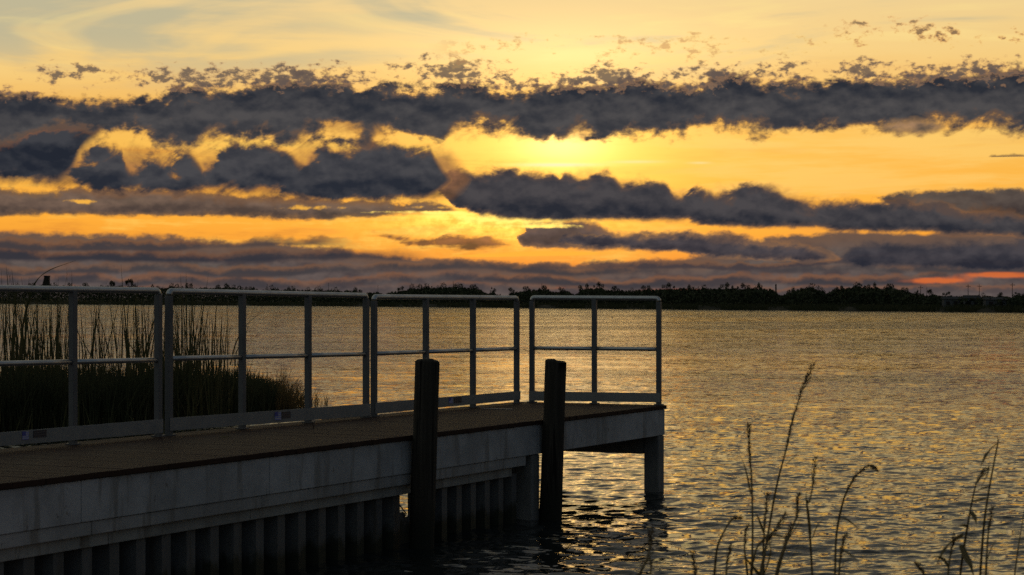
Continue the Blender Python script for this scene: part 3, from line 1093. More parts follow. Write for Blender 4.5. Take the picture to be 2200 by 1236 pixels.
def railing(posts, P, d, tops, mids, k1, k0, front, label, sticker=None):
    """posts: columns of the photograph where posts stand on the line P + d t."""
    base = [on_line(px, P, d) for px in posts]
    root = empty("railing_panel", (base[len(base) // 2].x, base[len(base) // 2].y, DECK))
    tag(root, label, "railing", "metal railing panels on the pier")
    dirv = (base[-1] - base[0]).normalized()
    nrm = Vector((-dirv.y, dirv.x, 0))
    if nrm.dot(front) < 0: nrm = -nrm

    def zz(tab, p):
        px = PX_OF(p)
        return EYE + (HY - interp(tab, px)) * p.y / F
    w = 0.0235
    ztop = [zz(tops, p) for p in base]
    for i, p in enumerate(base):
        mb = MB()
        zt = ztop[i] - (0.012 if 0 < i < len(base) - 1 else 0.035)
        mb.box(Vector((p.x, p.y, (DECK + 0.003 + zt) / 2)), dirv, nrm, Z3, w, w, (zt - DECK - 0.003) / 2)
        po = mb.build("post", M_POST, root, bevel=0.004)
        mb = MB()
        mb.box(Vector((p.x, p.y, DECK + 0.006)), dirv, nrm, Z3, 0.042, 0.040, 0.0045)
        mb.build("base_plate", M_POST, po)
    # top rail, bent down into its two end posts
    r = 0.0245
    pts = []
    a, b = base[0], base[-1]
    A = Vector((a.x, a.y, ztop[0])); B = Vector((b.x, b.y, ztop[-1]))
    u = (B - A).normalized()
    bend = 0.030
    for k in range(6):
        t = k / 5 * math.pi / 2
        pts.append(A + u * (bend * (1 - math.sin(t)) * -1 + bend) * 0 + u * (bend - bend * math.cos(t)) - Z3 * (bend - bend * math.sin(t)))
    for k in range(1, 12):
        pts.append(A + u * bend + (B - A - u * 2 * bend) * (k / 12))
    for k in range(6):
        t = (1 - k / 5) * math.pi / 2
        pts.append(B - u * (bend - bend * math.cos(t)) - Z3 * (bend - bend * math.sin(t)))
    mb = MB(); mb.tube(pts, r, 14)
    mb.build("top_rail", M_RAIL, root, True)
    # mid rail in lengths between posts
    for p, q in zip(base, base[1:]):
        mb = MB()
        e = (q - p).normalized() * (w - 0.002)
        pa = Vector((p.x, p.y, zz(mids, p))) + e; pb = Vector((q.x, q.y, zz(mids, q))) - e
        mb.tube([pa + (pb - pa) * (k / 4) for k in range(5)], 0.0195, 12)
        mb.build("mid_rail", M_RAIL, root, True)
    # kick plate on the walking side
    mb = MB()
    off = nrm * (w + 0.004)
    q = []
    for p, sgn in ((a, -1), (b, 1)):
        e = p + dirv * (sgn * (w - 0.001)) + off
        q.append((e, zz(k0, p), zz(k1, p)))
    t = nrm * 0.005
    (ea, za0, za1), (eb, zb0, zb1) = q
    mb.hexa([ea + Z3 * za0, eb + Z3 * zb0, eb + t + Z3 * zb0, ea + t + Z3 * za0, ea + Z3 * za1, eb + Z3 * zb1, eb + t + Z3 * zb1, ea + t + Z3 * za1])
    mb.v = [tuple(v) for v in mb.v]
    kp = mb.build("kick_plate", M_KICK, root, bevel=0.0015)
    if sticker:
        for name, mat, x0, x1, f0, f1 in sticker:
            pa, pb = on_line(x0, P, d) + off + t * 1.35, on_line(x1, P, d) + off + t * 1.35
            def zk(p, f):
                lo, hi = zz(k0, p), zz(k1, p)
                return lo + (hi - lo) * f
            mb = MB(); t2 = nrm * 0.0015
            mb.hexa([pa + Z3 * zk(pa, f0), pb + Z3 * zk(pb, f0), pb + t2 + Z3 * zk(pb, f0), pa + t2 + Z3 * zk(pa, f0),
                     pa + Z3 * zk(pa, f1), pb + Z3 * zk(pb, f1), pb + t2 + Z3 * zk(pb, f1), pa + t2 + Z3 * zk(pa, f1)])
            so = mb.build(name, mat, kp)
    return root


front = Vector((0.86, -0.5, 0))
P1 = on_line(157, PF, DF); P2 = on_line(340, PF, DF)
step = (P1 - P2)
pL = P1 + step
TOP = [(0, 620), (346, 624.6)]; MID = [(0, 781.7), (346, 773.4)]; K1 = [(0, 928.5), (346, 900)]; K0 = [(0, 958), (346, 930)]
px_left = PX_OF(pL)
railing([PX_OF(P1 + step * 2), px_left, 157, 340], PF, DF, TOP, MID, K1, K0, front,
        "tall grey metal railing panel nearest the shore, in front of the dense reeds",
        [("flag_sticker", M_FLAG, 40, 54, 0.30, 0.90), ("name_plate", M_PLATE, 64, 92, 0.38, 0.90)])
railing([363, 520.5, 662, 786.5], PF, DF, [(368, 626), (740, 634), (793, 635.5)], [(368, 770.7), (740, 762), (793, 760.6)],
        [(368, 897.5), (740, 871.4), (793, 867)], [(368, 925), (740, 896.5), (793, 893)], front,
        "grey metal railing panel with flag sticker, second from the shore, over the grass tip",
        [("flag_sticker", M_FLAG, 583, 596.5, 0.18, 0.86), ("name_plate", M_PLATE, 598.5, 617, 0.28, 0.82)])
railing([803.5, 915, 1016, 1110], PF, DF, [(804, 638), (1114, 640.4)], [(804, 760), (1114, 749)], [(804, 865), (1114, 840)], [(804, 889), (1114, 858.5)], front,
        "grey metal railing panel behind the round-topped piling, third from the shore",
        [("flag_sticker", M_FLAG, 958, 966, 0.30, 0.88), ("name_plate", M_PLATE, 970, 985, 0.26, 0.84)])
P4 = Vector((0.20, 19.97, 0)); D4 = (Vector((1.462, 19.49, 0)) - P4).normalized()
railing([1143, 1277, 1415.5], P4, D4, [(1138, 639.6), (1421, 641.3)], [(1138, 748), (1421, 750.5)], [(1138, 840.5), (1421, 844.5)], [(1138, 860.5), (1421, 864.5)],
        Vector((-0.35, -0.93, 0)), "short two-bay grey metal railing panel across the far end of the pier")

# ================================================================== FAR SHORE
PROFILE = [(-900, 612), (-300, 610), (0, 611), (150, 608), (200, 613), (240, 609), (280, 608), (330, 613), (370, 611), (420, 613), (490, 612), (560, 618), (600, 617), (680, 618), (740, 620), (800, 623),
           (830, 626), (860, 619), (890, 614), (950, 611), (1000, 614), (1030, 615), (1050, 624), (1085, 630), (1105, 623), (1130, 620), (1170, 617), (1200, 623), (1220, 620), (1235, 628),
           (1250, 616), (1270, 614), (1290, 616), (1320, 619), (1360, 621), (1400, 617), (1450, 615), (1520, 615), (1600, 614), (1640, 614), (1665, 621), (1682, 629), (1700, 622),
           (1720, 614), (1745, 612), (1757, 621), (1775, 623), (1800, 616), (1840, 612), (1870, 613), (1920, 614), (1948, 622), (1970, 628), (2000, 629), (2040, 633), (2120, 634), (2200, 631), (2700, 622), (3400, 618)]


def shore_Ds(px):
    q = np.array(SHORE)
    return (EYE - 0.25) * F / (np.interp(px, q[:, 0], q[:, 1]) - HY)


def interps(pts, px):
    q = np.array(sorted(pts))
    return np.interp(px, q[:, 0], q[:, 1])


def leaf_quads(centres, size, flat=0.75, seed=0):
    """random little leaf clumps, two crossed triangles' worth of area each"""
    r = np.random.default_rng(seed)
    n = len(centres)
    a = r.normal(size=(n, 3)); a /= np.linalg.norm(a, axis=1)[:, None]
    b = r.normal(size=(n, 3)); b -= a * np.sum(a * b, 1)[:, None]; b /= np.linalg.norm(b, axis=1)[:, None]
    s = size * r.uniform(0.5, 1.3, (n, 1))
    q = np.stack([centres - a * s, centres - b * s * flat, centres + a * s, centres + b * s * flat], 1)
    return q.reshape(-1, 3)


def crown_points(r, kind, n):
    """points of a crown with unit height 0..1 and half width about 0.5, in separate clumps"""
    blobs = []
    if kind == 'round':
        for _ in range(9):
            an = r.uniform(0, 6.28); rr = r.uniform(0.08, 0.33)
            blobs.append((math.cos(an) * rr, math.sin(an) * rr, r.uniform(0.38, 0.84), r.uniform(0.13, 0.22)))
    elif kind == 'umbrella':
        for _ in range(9):
            an = r.uniform(0, 6.28); rr = r.uniform(0.05, 0.46)
            blobs.append((math.cos(an) * rr, math.sin(an) * rr, r.uniform(0.74, 0.90) - rr * 0.25, r.uniform(0.08, 0.14)))
    elif kind == 'airy':
        for _ in range(12):
            an = r.uniform(0, 6.28); rr = r.uniform(0.05, 0.42)
            blobs.append((math.cos(an) * rr, math.sin(an) * rr, r.uniform(0.42, 0.93), r.uniform(0.06, 0.12)))
    else:   # broad
        for _ in range(12):
            an = r.uniform(0, 6.28); rr = r.uniform(0.1, 0.55)
            blobs.append((math.cos(an) * rr, math.sin(an) * rr, r.uniform(0.25, 0.86) - rr * 0.15, r.uniform(0.13, 0.2)))
    blobs = np.array(blobs)
    i = r.integers(0, len(blobs), n)
    p = r.normal(size=(n, 3)); p /= np.linalg.norm(p, axis=1)[:, None]
    p *= (r.uniform(0.35, 1.0, (n, 1)) ** 0.6)
    c = blobs[i, :3] + p * blobs[i, 3:4] * np.array([1.15, 1.15, 0.85])
    return c, blobs


TREE_KINDS = []
for q, kind in enumerate(['round', 'umbrella', 'airy', 'broad', 'round', 'broad', 'airy']):
    r = np.random.default_rng(40 + q)
    pts, blobs = crown_points(r, kind, 900 if kind in ('round', 'broad') else 560)
    pts[:, 2] = np.clip(pts[:, 2], 0.05, 1.0)
    v = leaf_quads(pts, 0.032, 0.8, q)
    crown = fast_mesh("crown", v, 4, np.arange(len(v)), M_CROWN)
    mb = MB()
    mb.tube([(0, 0, -0.05), (0.01, 0, 0.2), (-0.01, 0.01, 0.45), (0, 0, 0.62)], [0.035, 0.028, 0.02, 0.012], 7)
    for bx_, by_, bz_, br_ in blobs[:7]:
        mb.tube([(0, 0, 0.30), (bx_ * 0.5, by_ * 0.5, 0.30 + (bz_ - 0.30) * 0.6), (bx_, by_, bz_)], [0.016, 0.011, 0.006], 5)
    trunk = mb.mesh("trunk", M_TRUNK)
    TREE_KINDS.append((kind, crown, trunk))


def far_tree(px, y_top, wid_px, kind, label, group):
    D = shore_D(px) + rnd.uniform(25, 70)
    zt = EYE + (HY - y_top + 1.0) * D / F
    g = 0.75
    hgt = zt - g
    cand = [t for t in TREE_KINDS if t[0] == kind]
    _, cm, tm = cand[rnd.randrange(len(cand))]
    root = empty("shore_tree", ((px - CX) * D / F, D, g))
    wid = wid_px * D / F
    for nm, me in (("crown", cm), ("trunk", tm)):
        o = bpy.data.objects.new(nm, me)
        COL.objects.link(o)
        o.parent = root
        o.scale = (wid, wid, hgt / 0.97)
        o.rotation_euler = (0, 0, rnd.uniform(0, 6.28))
    tag(root, label, "tree", group)


SPECIAL = [
    (151, 605.5, 16, 'round', "small round far-shore tree left of the flat-topped trees above the first railing panel"),
    (240, 602.5, 20, 'umbrella', "flat-topped tree on the far shore between two bumps above the first railing panel"),
    (279, 598.5, 24, 'umbrella', "tall flat-topped tree highest above the first railing panel on the far shore"),
    (1061, 617, 16, 'airy', "small airy tree alone in a dip of the far treeline above the third panel"),
    (1207, 616, 24, 'round', "round tree at the left edge of the treeline notch above the end railing"),
    (1254, 608.5, 30, 'round', "tall round tree at the right edge of the treeline notch above the end railing"),
    (1286, 607.5, 28, 'airy', "tall open-branched tree just right of the tallest round tree above the end railing"),
    (1737, 607, 38, 'broad', "broad far-shore tree with a gap of sky on each side, right of the pier"),
    (1843, 606.5, 40, 'broad', "broad high tree left of the twin crowns in the far treeline at right"),
    (1873, 606, 26, 'round', "left one of the twin round crowns in the far treeline at right"),
    (1911, 609.5, 34, 'round', "right one of the twin round crowns in the far treeline at right"),
    (1997, 621.5, 16, 'umbrella', "small flat-topped tree before the red glow on the far shore at right"),
]
for px, yt, w_, kind, lb in SPECIAL:
    far_tree(px, yt, w_, kind, lb, "trees on the far shore")
RUNS = [
    ([(372, 608, 30), (405, 611, 24), (330, 609, 22)], "low far-shore trees above the first railing gap", "low far-shore trees above the first railing gap"),
    ([(478, 609, 34), (505, 610, 30), (535, 615, 24), (590, 614, 28), (628, 616, 24), (665, 615, 22), (690, 615, 24), (725, 617, 22), (765, 619, 24)], "low far-shore trees above the second railing panel", "low far-shore trees above the second railing panel"),
    ([(862, 616, 22), (888, 610, 30), (915, 609, 34), (948, 608, 36), (985, 611, 34), (1018, 611, 28), (1100, 620, 22)], "rounded far-shore trees above the third railing panel", "rounded far-shore trees above the third railing panel"),
    ([(1135, 617, 24), (1168, 614, 28), (1322, 616, 26), (1352, 617, 24), (1390, 613, 32)], "even rounded far-shore trees above the end railing", "even rounded far-shore trees above the end railing"),
    ([(1440, 611, 34), (1480, 612, 30), (1520, 609, 32), (1560, 610, 34), (1600, 610, 34), (1635, 609, 30), (1700, 618, 22), (1775, 619, 24), (1805, 611, 26)], "even rounded far-shore trees right of the pier end", "even rounded far-shore trees right of the pier end"),
    ([(1945, 617, 24), (1970, 624, 20), (2035, 629, 24), (2110, 630, 22), (2150, 629, 26), (2190, 626, 30)], "low far-shore trees near the right end of the shore", "low far-shore trees near the right end of the shore"),
    ([(30, 609, 24), (70, 609, 24), (120, 609, 24), (185, 610, 24), (215, 610, 20)], "low far-shore trees above the first railing panel's left part", "low far-shore trees above the first railing panel's left part"),
]
ORD = ["first", "second", "third", "fourth", "fifth", "sixth", "seventh", "eighth", "ninth"]
for lst, lb, gp in RUNS:
    for q, (px, yt, w_) in enumerate(sorted(lst)):
        far_tree(px + rnd.uniform(-4, 4), yt + rnd.uniform(-2.5, 2.0), w_, rnd.choice(['round', 'broad', 'broad', 'airy']), ORD[q] + " from the left of the " + lb, gp)


def build_woodland():
    """the closed wood below and between the single crowns: nobody could count it"""
    r = np.random.default_rng(3)
    n = 120000
    px = r.uniform(-500, 2750, n)
    D = shore_Ds(px) + r.uniform(3, 75, n)
    top = interps(PROFILE, px)
    lump = np.array([mnoise.noise((p * 0.06, d * 0.03, 2)) * 5 + mnoise.noise((p * 0.25, d * 0.1, 6)) * 2.5 for p, d in zip(px, D)])
    zt = EYE + (HY - (top + 8.0 + lump * 1.3)) * D / F
    z = 0.5 + (zt - 0.5) * r.uniform(0, 1, n) ** 0.75
    c = np.stack([(px - CX) * D / F, D, z], 1)
    v = leaf_quads(c, 0.25, 0.8, 9)
    v[:, 2] = np.maximum(v[:, 2], 0.3)
    me = fast_mesh("woodland", v, 4, np.arange(len(v)), M_CROWN)
    o = bpy.data.objects.new("far_woodland", me); COL.objects.link(o)
    tag(o, "low dark woodland lining the far shore of the lake", "woodland", kind='stuff')


build_woodland()


def build_shore_grass():
    r = np.random.default_rng(8)
    n = 26000
    px = r.uniform(-400, 2600, n)
    D = shore_Ds(px) + r.uniform(-1.5, 10, n)
    hgt = r.uniform(0.35, 1.0, n)
    x = (px - CX) * D / F
    w = 0.10
    b0 = np.stack([x - w, D, np.full(n, 0.1)], 1); b1 = np.stack([x + w, D, np.full(n, 0.1)], 1)
    t = np.stack([x + r.normal(0, 0.12, n), D, 0.2 + hgt], 1)
    v = np.stack([b0, b1, t], 1).reshape(-1, 3)
    me = fast_mesh("shore_grass", v, 3, np.arange(len(v)), M_MARSH)
    o = bpy.data.objects.new("far_marsh_grass", me); COL.objects.link(o)
    tag(o, "strip of dark marsh grass along the far waterline", "grass", kind='stuff')


build_shore_grass()

# ------------------------------------------------------------------ poles, tower, sheds on the far shore
def pole(px, y_top, rad, label, arm=False):
    D = shore_D(px) + 62
    zt = EYE + (HY - y_top) * D / F
    x = (px - CX) * D / F
    root = empty("utility_pole", (x, D, 0.7))
    tag(root, label, "pole", "utility poles on the far shore")
    mb = MB(); mb.tube([(x, D, 0.5), (x, D, zt * 0.6), (x, D, zt)], [rad * 0.75, rad * 0.7, rad * 0.55], 8)
    mb.build("shaft", M_POLE, root)
    if arm:
        mb = MB(); mb.box(Vector((x, D - rad, zt - 0.35)), (1, 0, 0), (0, 1, 0), Z3, 0.40, 0.04, 0.04)
        mb.build("crossarm", M_POLE, root)


for px, yt, rad, lb, ar in [
    (574, 610, 0.07, "thin pole above the far trees over the second railing panel's left part", False),
    (706, 608, 0.08, "taller thin pole above the far trees over the second railing panel's right part", False),
    (812, 613, 0.06, "short thin pole above the far trees where second and third railing panels meet", False),
    (974, 605, 0.08, "thin pole sticking out of the highest far trees above the third railing panel", False),
    (1164, 609, 0.06, "thin pole above the far trees at the left end of the end railing", False),
    (1440, 609, 0.06, "thin pole above the far trees just right of the pier end", True),
    (1766, 616, 0.05, "short thin pole in the sky gap right of the lone broad far tree", False),
    (1978, 614, 0.07, "thin pole before the red glow, left of the small flat-topped tree", True),
    (1991, 616, 0.05, "shorter thin pole touching the small flat-topped tree by the red glow", False),
    (2080, 611, 0.07, "first of three spaced utility poles at the right end of the far shore", True),
    (2104, 611, 0.07, "second of three spaced utility poles at the right end of the far shore", True),
    (2175, 608, 0.08, "third and rightmost of three spaced utility poles on the far shore", True)]:
    pole(px, yt, rad, lb, ar)

# pointed mast
D = shore_D(1667) + 66
x = (1667 - CX) * D / F
root = empty("pointed_mast", (x, D, 0.7))
tag(root, "thick pointed mast rising from a dip of the far treeline right of the pier", "mast")
mb = MB(); zt = EYE + (HY - 609.5) * D / F
mb.tube([(x, D, 0.5), (x, D, zt - 0.9), (x, D, zt - 0.35)], [0.17, 0.15, 0.13], 8); mb.build("shaft", M_POLE, root)
mb = MB(); mb.tube([(x, D, zt - 0.35), (x, D, zt - 0.30), (x, D, zt)], [0.19, 0.18, 0.02], 8); mb.build("tip", M_POLE, root)

# square tower at the far left
D = shore_D(100) + 66
x = (101 - CX) * D / F
root = empty("square_tower", (x, D, 0.7))
tag(root, "small dark square tower with a sloping lean-to on the far shore at left", "tower")
zt = EYE + (HY - 592.5) * D / F; hw = 5.2 * D / F
mb = MB(); mb.box(Vector((x, D, (zt - 0.35 + 0.4) / 2)), (1, 0, 0), (0, 1, 0), Z3, hw, hw, (zt - 0.35 - 0.4) / 2); mb.build("wall", M_POLE, root)
mb = MB(); mb.box(Vector((x, D, zt - 0.17)), (1, 0, 0), (0, 1, 0), Z3, hw * 1.1, hw * 1.1, 0.17); mb.build("roof", M_ROOF, root)
mb = MB()
x0, x1 = x - hw * 2.1, x - hw * 1.02
mb.hexa([Vector(p) for p in ((x0, D - hw, 0.4), (x1, D - hw, 0.4), (x1, D + hw, 0.4), (x0, D + hw, 0.4), (x0, D - hw, zt * 0.55), (x1, D - hw, zt - 0.7), (x1, D + hw, zt - 0.7), (x0, D + hw, zt * 0.55))])
mb.build("lean_to", M_POLE, root)


def shed(px0, px1, y_eave, y_ridge, y_base, D, label):
    x0, x1 = (px0 - CX) * D / F, (px1 - CX) * D / F
    ze, zr, zb = (EYE + (HY - y) * D / F for y in (y_eave, y_ridge, y_base))
    zb = 0.5
    dep = (x1 - x0) * 0.6
    root = empty("lake_house", ((x0 + x1) / 2, D, zb))
    tag(root, label, "house", "houses on the far shore")
    mb = MB()
    mb.hexa([Vector(p) for p in ((x0, D, zb), (x1, D, zb), (x1, D + dep, zb), (x0, D + dep, zb), (x0, D, ze), (x1, D, ze), (x1, D + dep, ze), (x0, D + dep, ze))])
    wall = mb.build("wall", M_HOUSE, root)
    mb = MB()
    o_ = 0.2
    ym = D + dep / 2
    vs = [(x0 - o_, D - o_, ze + .003), (x1 + o_, D - o_, ze + .003), (x1 + o_, D + dep + o_, ze + .003), (x0 - o_, D + dep + o_, ze + .003), (x0 - o_, ym, zr), (x1 + o_, ym, zr)]
    mb.add(vs, [(0, 1, 5, 4), (2, 3, 4, 5), (1, 2, 5), (3, 0, 4), (3, 2, 1, 0)])
    mb.build("roof", M_ROOF, root)
    n = max(2, int((x1 - x0) / 1.1))
    hz = (ze - zb)
    for k in range(n):
        cx_ = x0 + (k + 0.5) * (x1 - x0) / n
        nm = "door" if k == n // 2 else "window"
        zc, hh = (zb + hz * 0.4, hz * 0.38) if nm == "door" else (zb + hz * 0.55, hz * 0.2)
        mb = MB(); mb.box(Vector((cx_, D - 0.02, zc)), (1, 0, 0), (0, 1, 0), Z3, 0.22 if nm == "door" else 0.26, 0.03, hh)
        mb.build(nm, M_PANE, root)


shed(2028, 2062, 643, 637, 660, shore_D(2045) + 4, "small grey house with low roof left of two others on the far shore at right")
shed(2074, 2104, 641.5, 634.5, 660, shore_D(2090) + 6, "taller grey house between two low ones on the far shore at right")
shed(2118, 2162, 644, 639, 660, shore_D(2140) + 4, "long low grey house at the right end of the far shore")

# ================================================================== REED BED
def blade_mesh(roots, heights, lean, curl, wid, segs, r):
    """tapering bent blades; returns verts and quad indices"""
    n = len(roots)
    an = r.uniform(0, 6.283, n)
    t = np.linspace(0, 1, segs + 1)[None, :]
    hx = lean[:, None] * t + curl[:, None] * t ** 2.6
    L = heights[:, None]
    dirx, diry = np.cos(an)[:, None], np.sin(an)[:, None]
    x = roots[:, 0:1] + hx * dirx * L
    y = roots[:, 1:2] + hx * diry * L
    z = roots[:, 2:3] + L * (t - 0.35 * np.abs(curl[:, None]) * t ** 3)
    w = wid[:, None] * (1 - t ** 2.2 * 0.94) * 0.5
    a2 = r.uniform(0, 6.283, n)
    sx, sy = np.cos(a2)[:, None] * w, np.sin(a2)[:, None] * w
    left = np.stack([x - sx, y - sy, z], -1); right = np.stack([x + sx, y + sy, z], -1)
    v = np.stack([left, right], 2).reshape(n, -1, 3)           # per blade: l0 r0 l1 r1 ...
    per = 2 * (segs + 1)
    base = (np.arange(n) * per)[:, None, None]
    k = np.arange(segs)[None, :, None] * 2
    idx = base + k + np.array([0, 1, 3, 2])[None, None, :]
    return v.reshape(-1, 3), idx.reshape(-1)


def link_mesh(name, me, parent=None):
    o = bpy.data.objects.new(name, me); COL.objects.link(o)
    if parent is not None:
        o.parent = parent; o.matrix_parent_inverse = parent.matrix_world.inverted()
    return o


def build_marsh():
    """the dark low grass: dense, about a metre tall, its tip thinning out over open water"""
    r = np.random.default_rng(21)
    top = [(-500, 772), (0, 776), (200, 772), (380, 776), (470, 782), (530, 788), (570, 797), (596, 812), (612, 840), (622, 866), (650, 868), (705, 872)]
    front_ = [(-500, 968), (0, 936), (200, 931), (340, 925), (420, 908), (520, 893), (600, 879), (640, 876), (710, 872)]
    n = 15000
    px = r.uniform(-480, 620, n)
    D0 = EYE * F / (interps(front_, px) - HY)
    D = D0 + r.uniform(0, 1, n) ** 1.3 * 7.0
    zt = EYE + (HY - interps(top, px)) * D / F
    hh = np.clip(zt, 0.08, 1.3) * r.uniform(0.66, 1.02, n) * np.where(r.uniform(0, 1, n) < 0.06, r.uniform(1.05, 1.45, n), 1.0) * (1 + 0.10 * np.sin(px * 0.031) * np.sin(px * 0.0113 + 1)) + 0.15
    roots = np.stack([(px - CX) * D / F, D, np.full(n, -0.15)], 1)
    v, i = blade_mesh(roots, hh, r.normal(0, 0.12, n), r.normal(0, 0.22, n), r.uniform(0.014, 0.03, n), 4, r)
    o = link_mesh("marsh_grass", fast_mesh("marsh_grass", v, 4, i, M_MARSH))
    tag(o, "dense dark low marsh grass behind the first two railing panels", "grass", kind='stuff')
    # thin fringe at the tip
    n = 650
    px = 596 + np.abs(r.normal(0, 44, n)); px = np.minimum(px, 702)
    D = EYE * F / (interps(front_, px) - HY) + r.uniform(-0.3, 1.6, n)
    zt = EYE + (HY - interps(top, px) + 62) * D / F
    hh = np.clip(zt, 0.18, 0.8) * r.uniform(0.35, 1.1, n) * np.clip(1.25 - (px - 596) / 130, 0.4, 1) + 0.12
    roots = np.stack([(px - CX) * D / F, D, np.full(n, -0.12)], 1)
    v, i = blade_mesh(roots, hh, r.normal(0, 0.16, n), r.normal(0, 0.3, n), r.uniform(0.006, 0.014, n), 6, r)
    o = link_mesh("fringe_grass", fast_mesh("fringe_grass", v, 4, i, M_FRINGE))
    tag(o, "thin fringe of grass over golden water at the tip of the marsh", "grass", kind='stuff')


build_marsh()


def reed_clump(x0, x1, n, D0, D1, tip_y, label, seed, lean_sd=0.05, dens=None):
    r = np.random.default_rng(seed)
    cx_ = (x0 + x1) / 2
    Dm = (D0 + D1) / 2
    root = empty("reed_clump", ((cx_ - CX) * Dm / F, Dm, 0))
    tag(root, label, "reeds", "tall reed clumps behind the railing")
    px = r.uniform(x0, x1, n) if dens is None else np.clip(r.choice(dens, n) + r.normal(0, 16, n), x0, x1)
    D = r.uniform(D0, D1, n)
    zt = np.array([EYE + (HY - y) * d / F for y, d in zip(r.normal(tip_y[0], tip_y[1], n), D)])
    roots = np.stack([(px - CX) * D / F, D, np.full(n, -0.2)], 1)
    v, i = blade_mesh(roots, np.clip(zt, 0.8, 2.8) + 0.2, r.normal(0, lean_sd * 1.5, n), r.normal(0, 0.07, n), r.uniform(0.017, 0.036, n), 7, r)
    link_mesh("stems", fast_mesh("stems", v, 4, i, M_REED), root)
    m = n // 3
    px = r.uniform(x0, x1, m); D = r.uniform(D0, D1, m)
    roots = np.stack([(px - CX) * D / F, D, r.uniform(0.3, 1.0, m)], 1)
    v, i = blade_mesh(roots, r.uniform(0.5, 1.2, m), r.normal(0, 0.3, m), r.normal(0, 0.45, m), r.uniform(0.010, 0.020, m), 7, r)
    link_mesh("leaves", fast_mesh("leaves", v, 4, i, M_REED), root)


reed_clump(-260, 150, 210, 28.5, 33, (632, 26), "thick stand of tall reeds at the left edge, behind the first railing post", 31, 0.045, [-200, -130, -60, 0, 20, 45, 60, 70, 110, 120, 130])
reed_clump(166, 232, 30, 29, 33, (655, 26), "sparse tall reeds just right of the first visible railing post", 32, 0.09)
reed_clump(220, 344, 74, 29, 33, (645, 28), "tall reeds crossing each other left of the gap between first and second railing panels", 33, 0.075, [235, 270, 287, 292, 296, 318])
reed_clump(352, 425, 62, 29, 33, (646, 26), "thick upright reeds just right of the gap between first and second railing panels", 34, 0.04, [370, 388, 392, 410])
reed_clump(420, 512, 58, 29, 33, (655, 22), "reeds fanning out to the right behind the second railing panel", 35, 0.10, [425, 440, 455, 468])
# sparse stems in the open water before the bed, seen under the kick plate
r_ = np.random.default_rng(50)
n_ = 70
px_ = r_.uniform(-80, 470, n_); D_ = r_.uniform(25.2, 27.6, n_) + np.maximum(px_ - 340, 0) * 0.012
roots_ = np.stack([(px_ - CX) * D_ / F, D_, np.full(n_, -0.2)], 1)
v_, i_ = blade_mesh(roots_, r_.uniform(0.45, 1.0, n_), r_.normal(0, 0.25, n_), r_.normal(0, 0.3, n_), r_.uniform(0.010, 0.022, n_), 5, r_)
o = link_mesh("young_reeds", fast_mesh("young_reeds", v_, 4, i_, M_REED))
tag(o, "scattered thin reed stems in open water seen under the first kick plate", "reeds", kind='stuff')

# single stems that stand out
def lone_leaf(name, pts, D, wid, label, cat="reed"):
    mb = MB()
    P = [W(x, y, D + k * 0.03) for k, (x, y) in enumerate(pts)]
    P = smooth_path(P, 4)
    n = len(P)
    ww = [wid * (0.55 + 0.45 * math.sin(math.pi * min(1, k / (n - 1) * 1.15))) * (1 - 0.9 * (k / (n - 1)) ** 3) for k in range(n)]
    mb.ribbon(P, ww, (0.35, 0.8, 0.5))
    o = mb.build(name, M_REED)
    return tag(o, label, cat, "single reeds that stand apart")


def smooth_path(P, sub):
    out = []
    for i in range(len(P) - 1):
        p0, p1, p2, p3 = P[max(i - 1, 0)], P[i], P[i + 1], P[min(i + 2, len(P) - 1)]
        for k in range(sub):
            t = k / sub
            out.append(0.5 * ((2 * p1) + (p2 - p0) * t + (2 * p0 - 5 * p1 + 4 * p2 - p3) * t * t + (3 * p1 - p0 - 3 * p2 + p3) * t ** 3))
    out.append(P[-1])
    return out


lone_leaf("arching_reed_blade", [(40, 780), (48, 700), (62, 640), (72, 611), (88, 592), (110, 578), (135, 569), (163, 560)], 26.5, 0.034, "long broad reed blade arching to the right above the first railing panel")
for pts, lb in [
    ([(22, 780), (20, 690), (17, 620), (13, 571)], "thin upright reed tip tallest at the left edge above the railing"),
    ([(40, 780), (33, 680), (29, 620), (25, 578)], "thin reed tip just right of the tallest one at the left edge"),
    ([(160, 780), (157, 690), (155, 630), (154, 583)], "thin straight reed tip rising above the rail right of the tower"),
    ([(296, 760), (290, 680), (294, 630), (297, 600)], "slender reed tip beside the tall flat-topped far tree"),
    ([(402, 760), (400, 690), (399, 630), (400, 584)], "tallest thin straight reed above the left end of the second railing panel"),
    ([(392, 760), (390, 690), (389, 630), (388, 589)], "thin straight reed left of the tallest one over the second railing panel"),
    ([(420, 760), (432, 690), (440, 640), (448, 588)], "thick reed tip leaning right above the second railing panel"),
    ([(455, 760), (462, 690), (466, 640), (472, 600)], "faint reed tip leaning right, rightmost above the second railing panel")]:
    lone_leaf("slender_reed", pts, 30.0, 0.014, lb)
lone_leaf("slender_reed", [(520, 790), (536, 742), (556, 716), (578, 696)], 31.5, 0.008, "thin reed leaning right between the second panel's middle posts, upper one")
lone_leaf("slender_reed", [(540, 810), (566, 774), (592, 742), (612, 727), (650, 722)], 32.5, 0.008, "thin reed bending over to the right with its tip by the second panel's third post")
lone_leaf("slender_reed", [(660, 872), (678, 850), (690, 830), (702, 816)], 34.5, 0.007, "small sprig leaning right, farthest out over the golden water")

# ================================================================== STALKS ON THE NEAR BANK
GROUND = 0.27


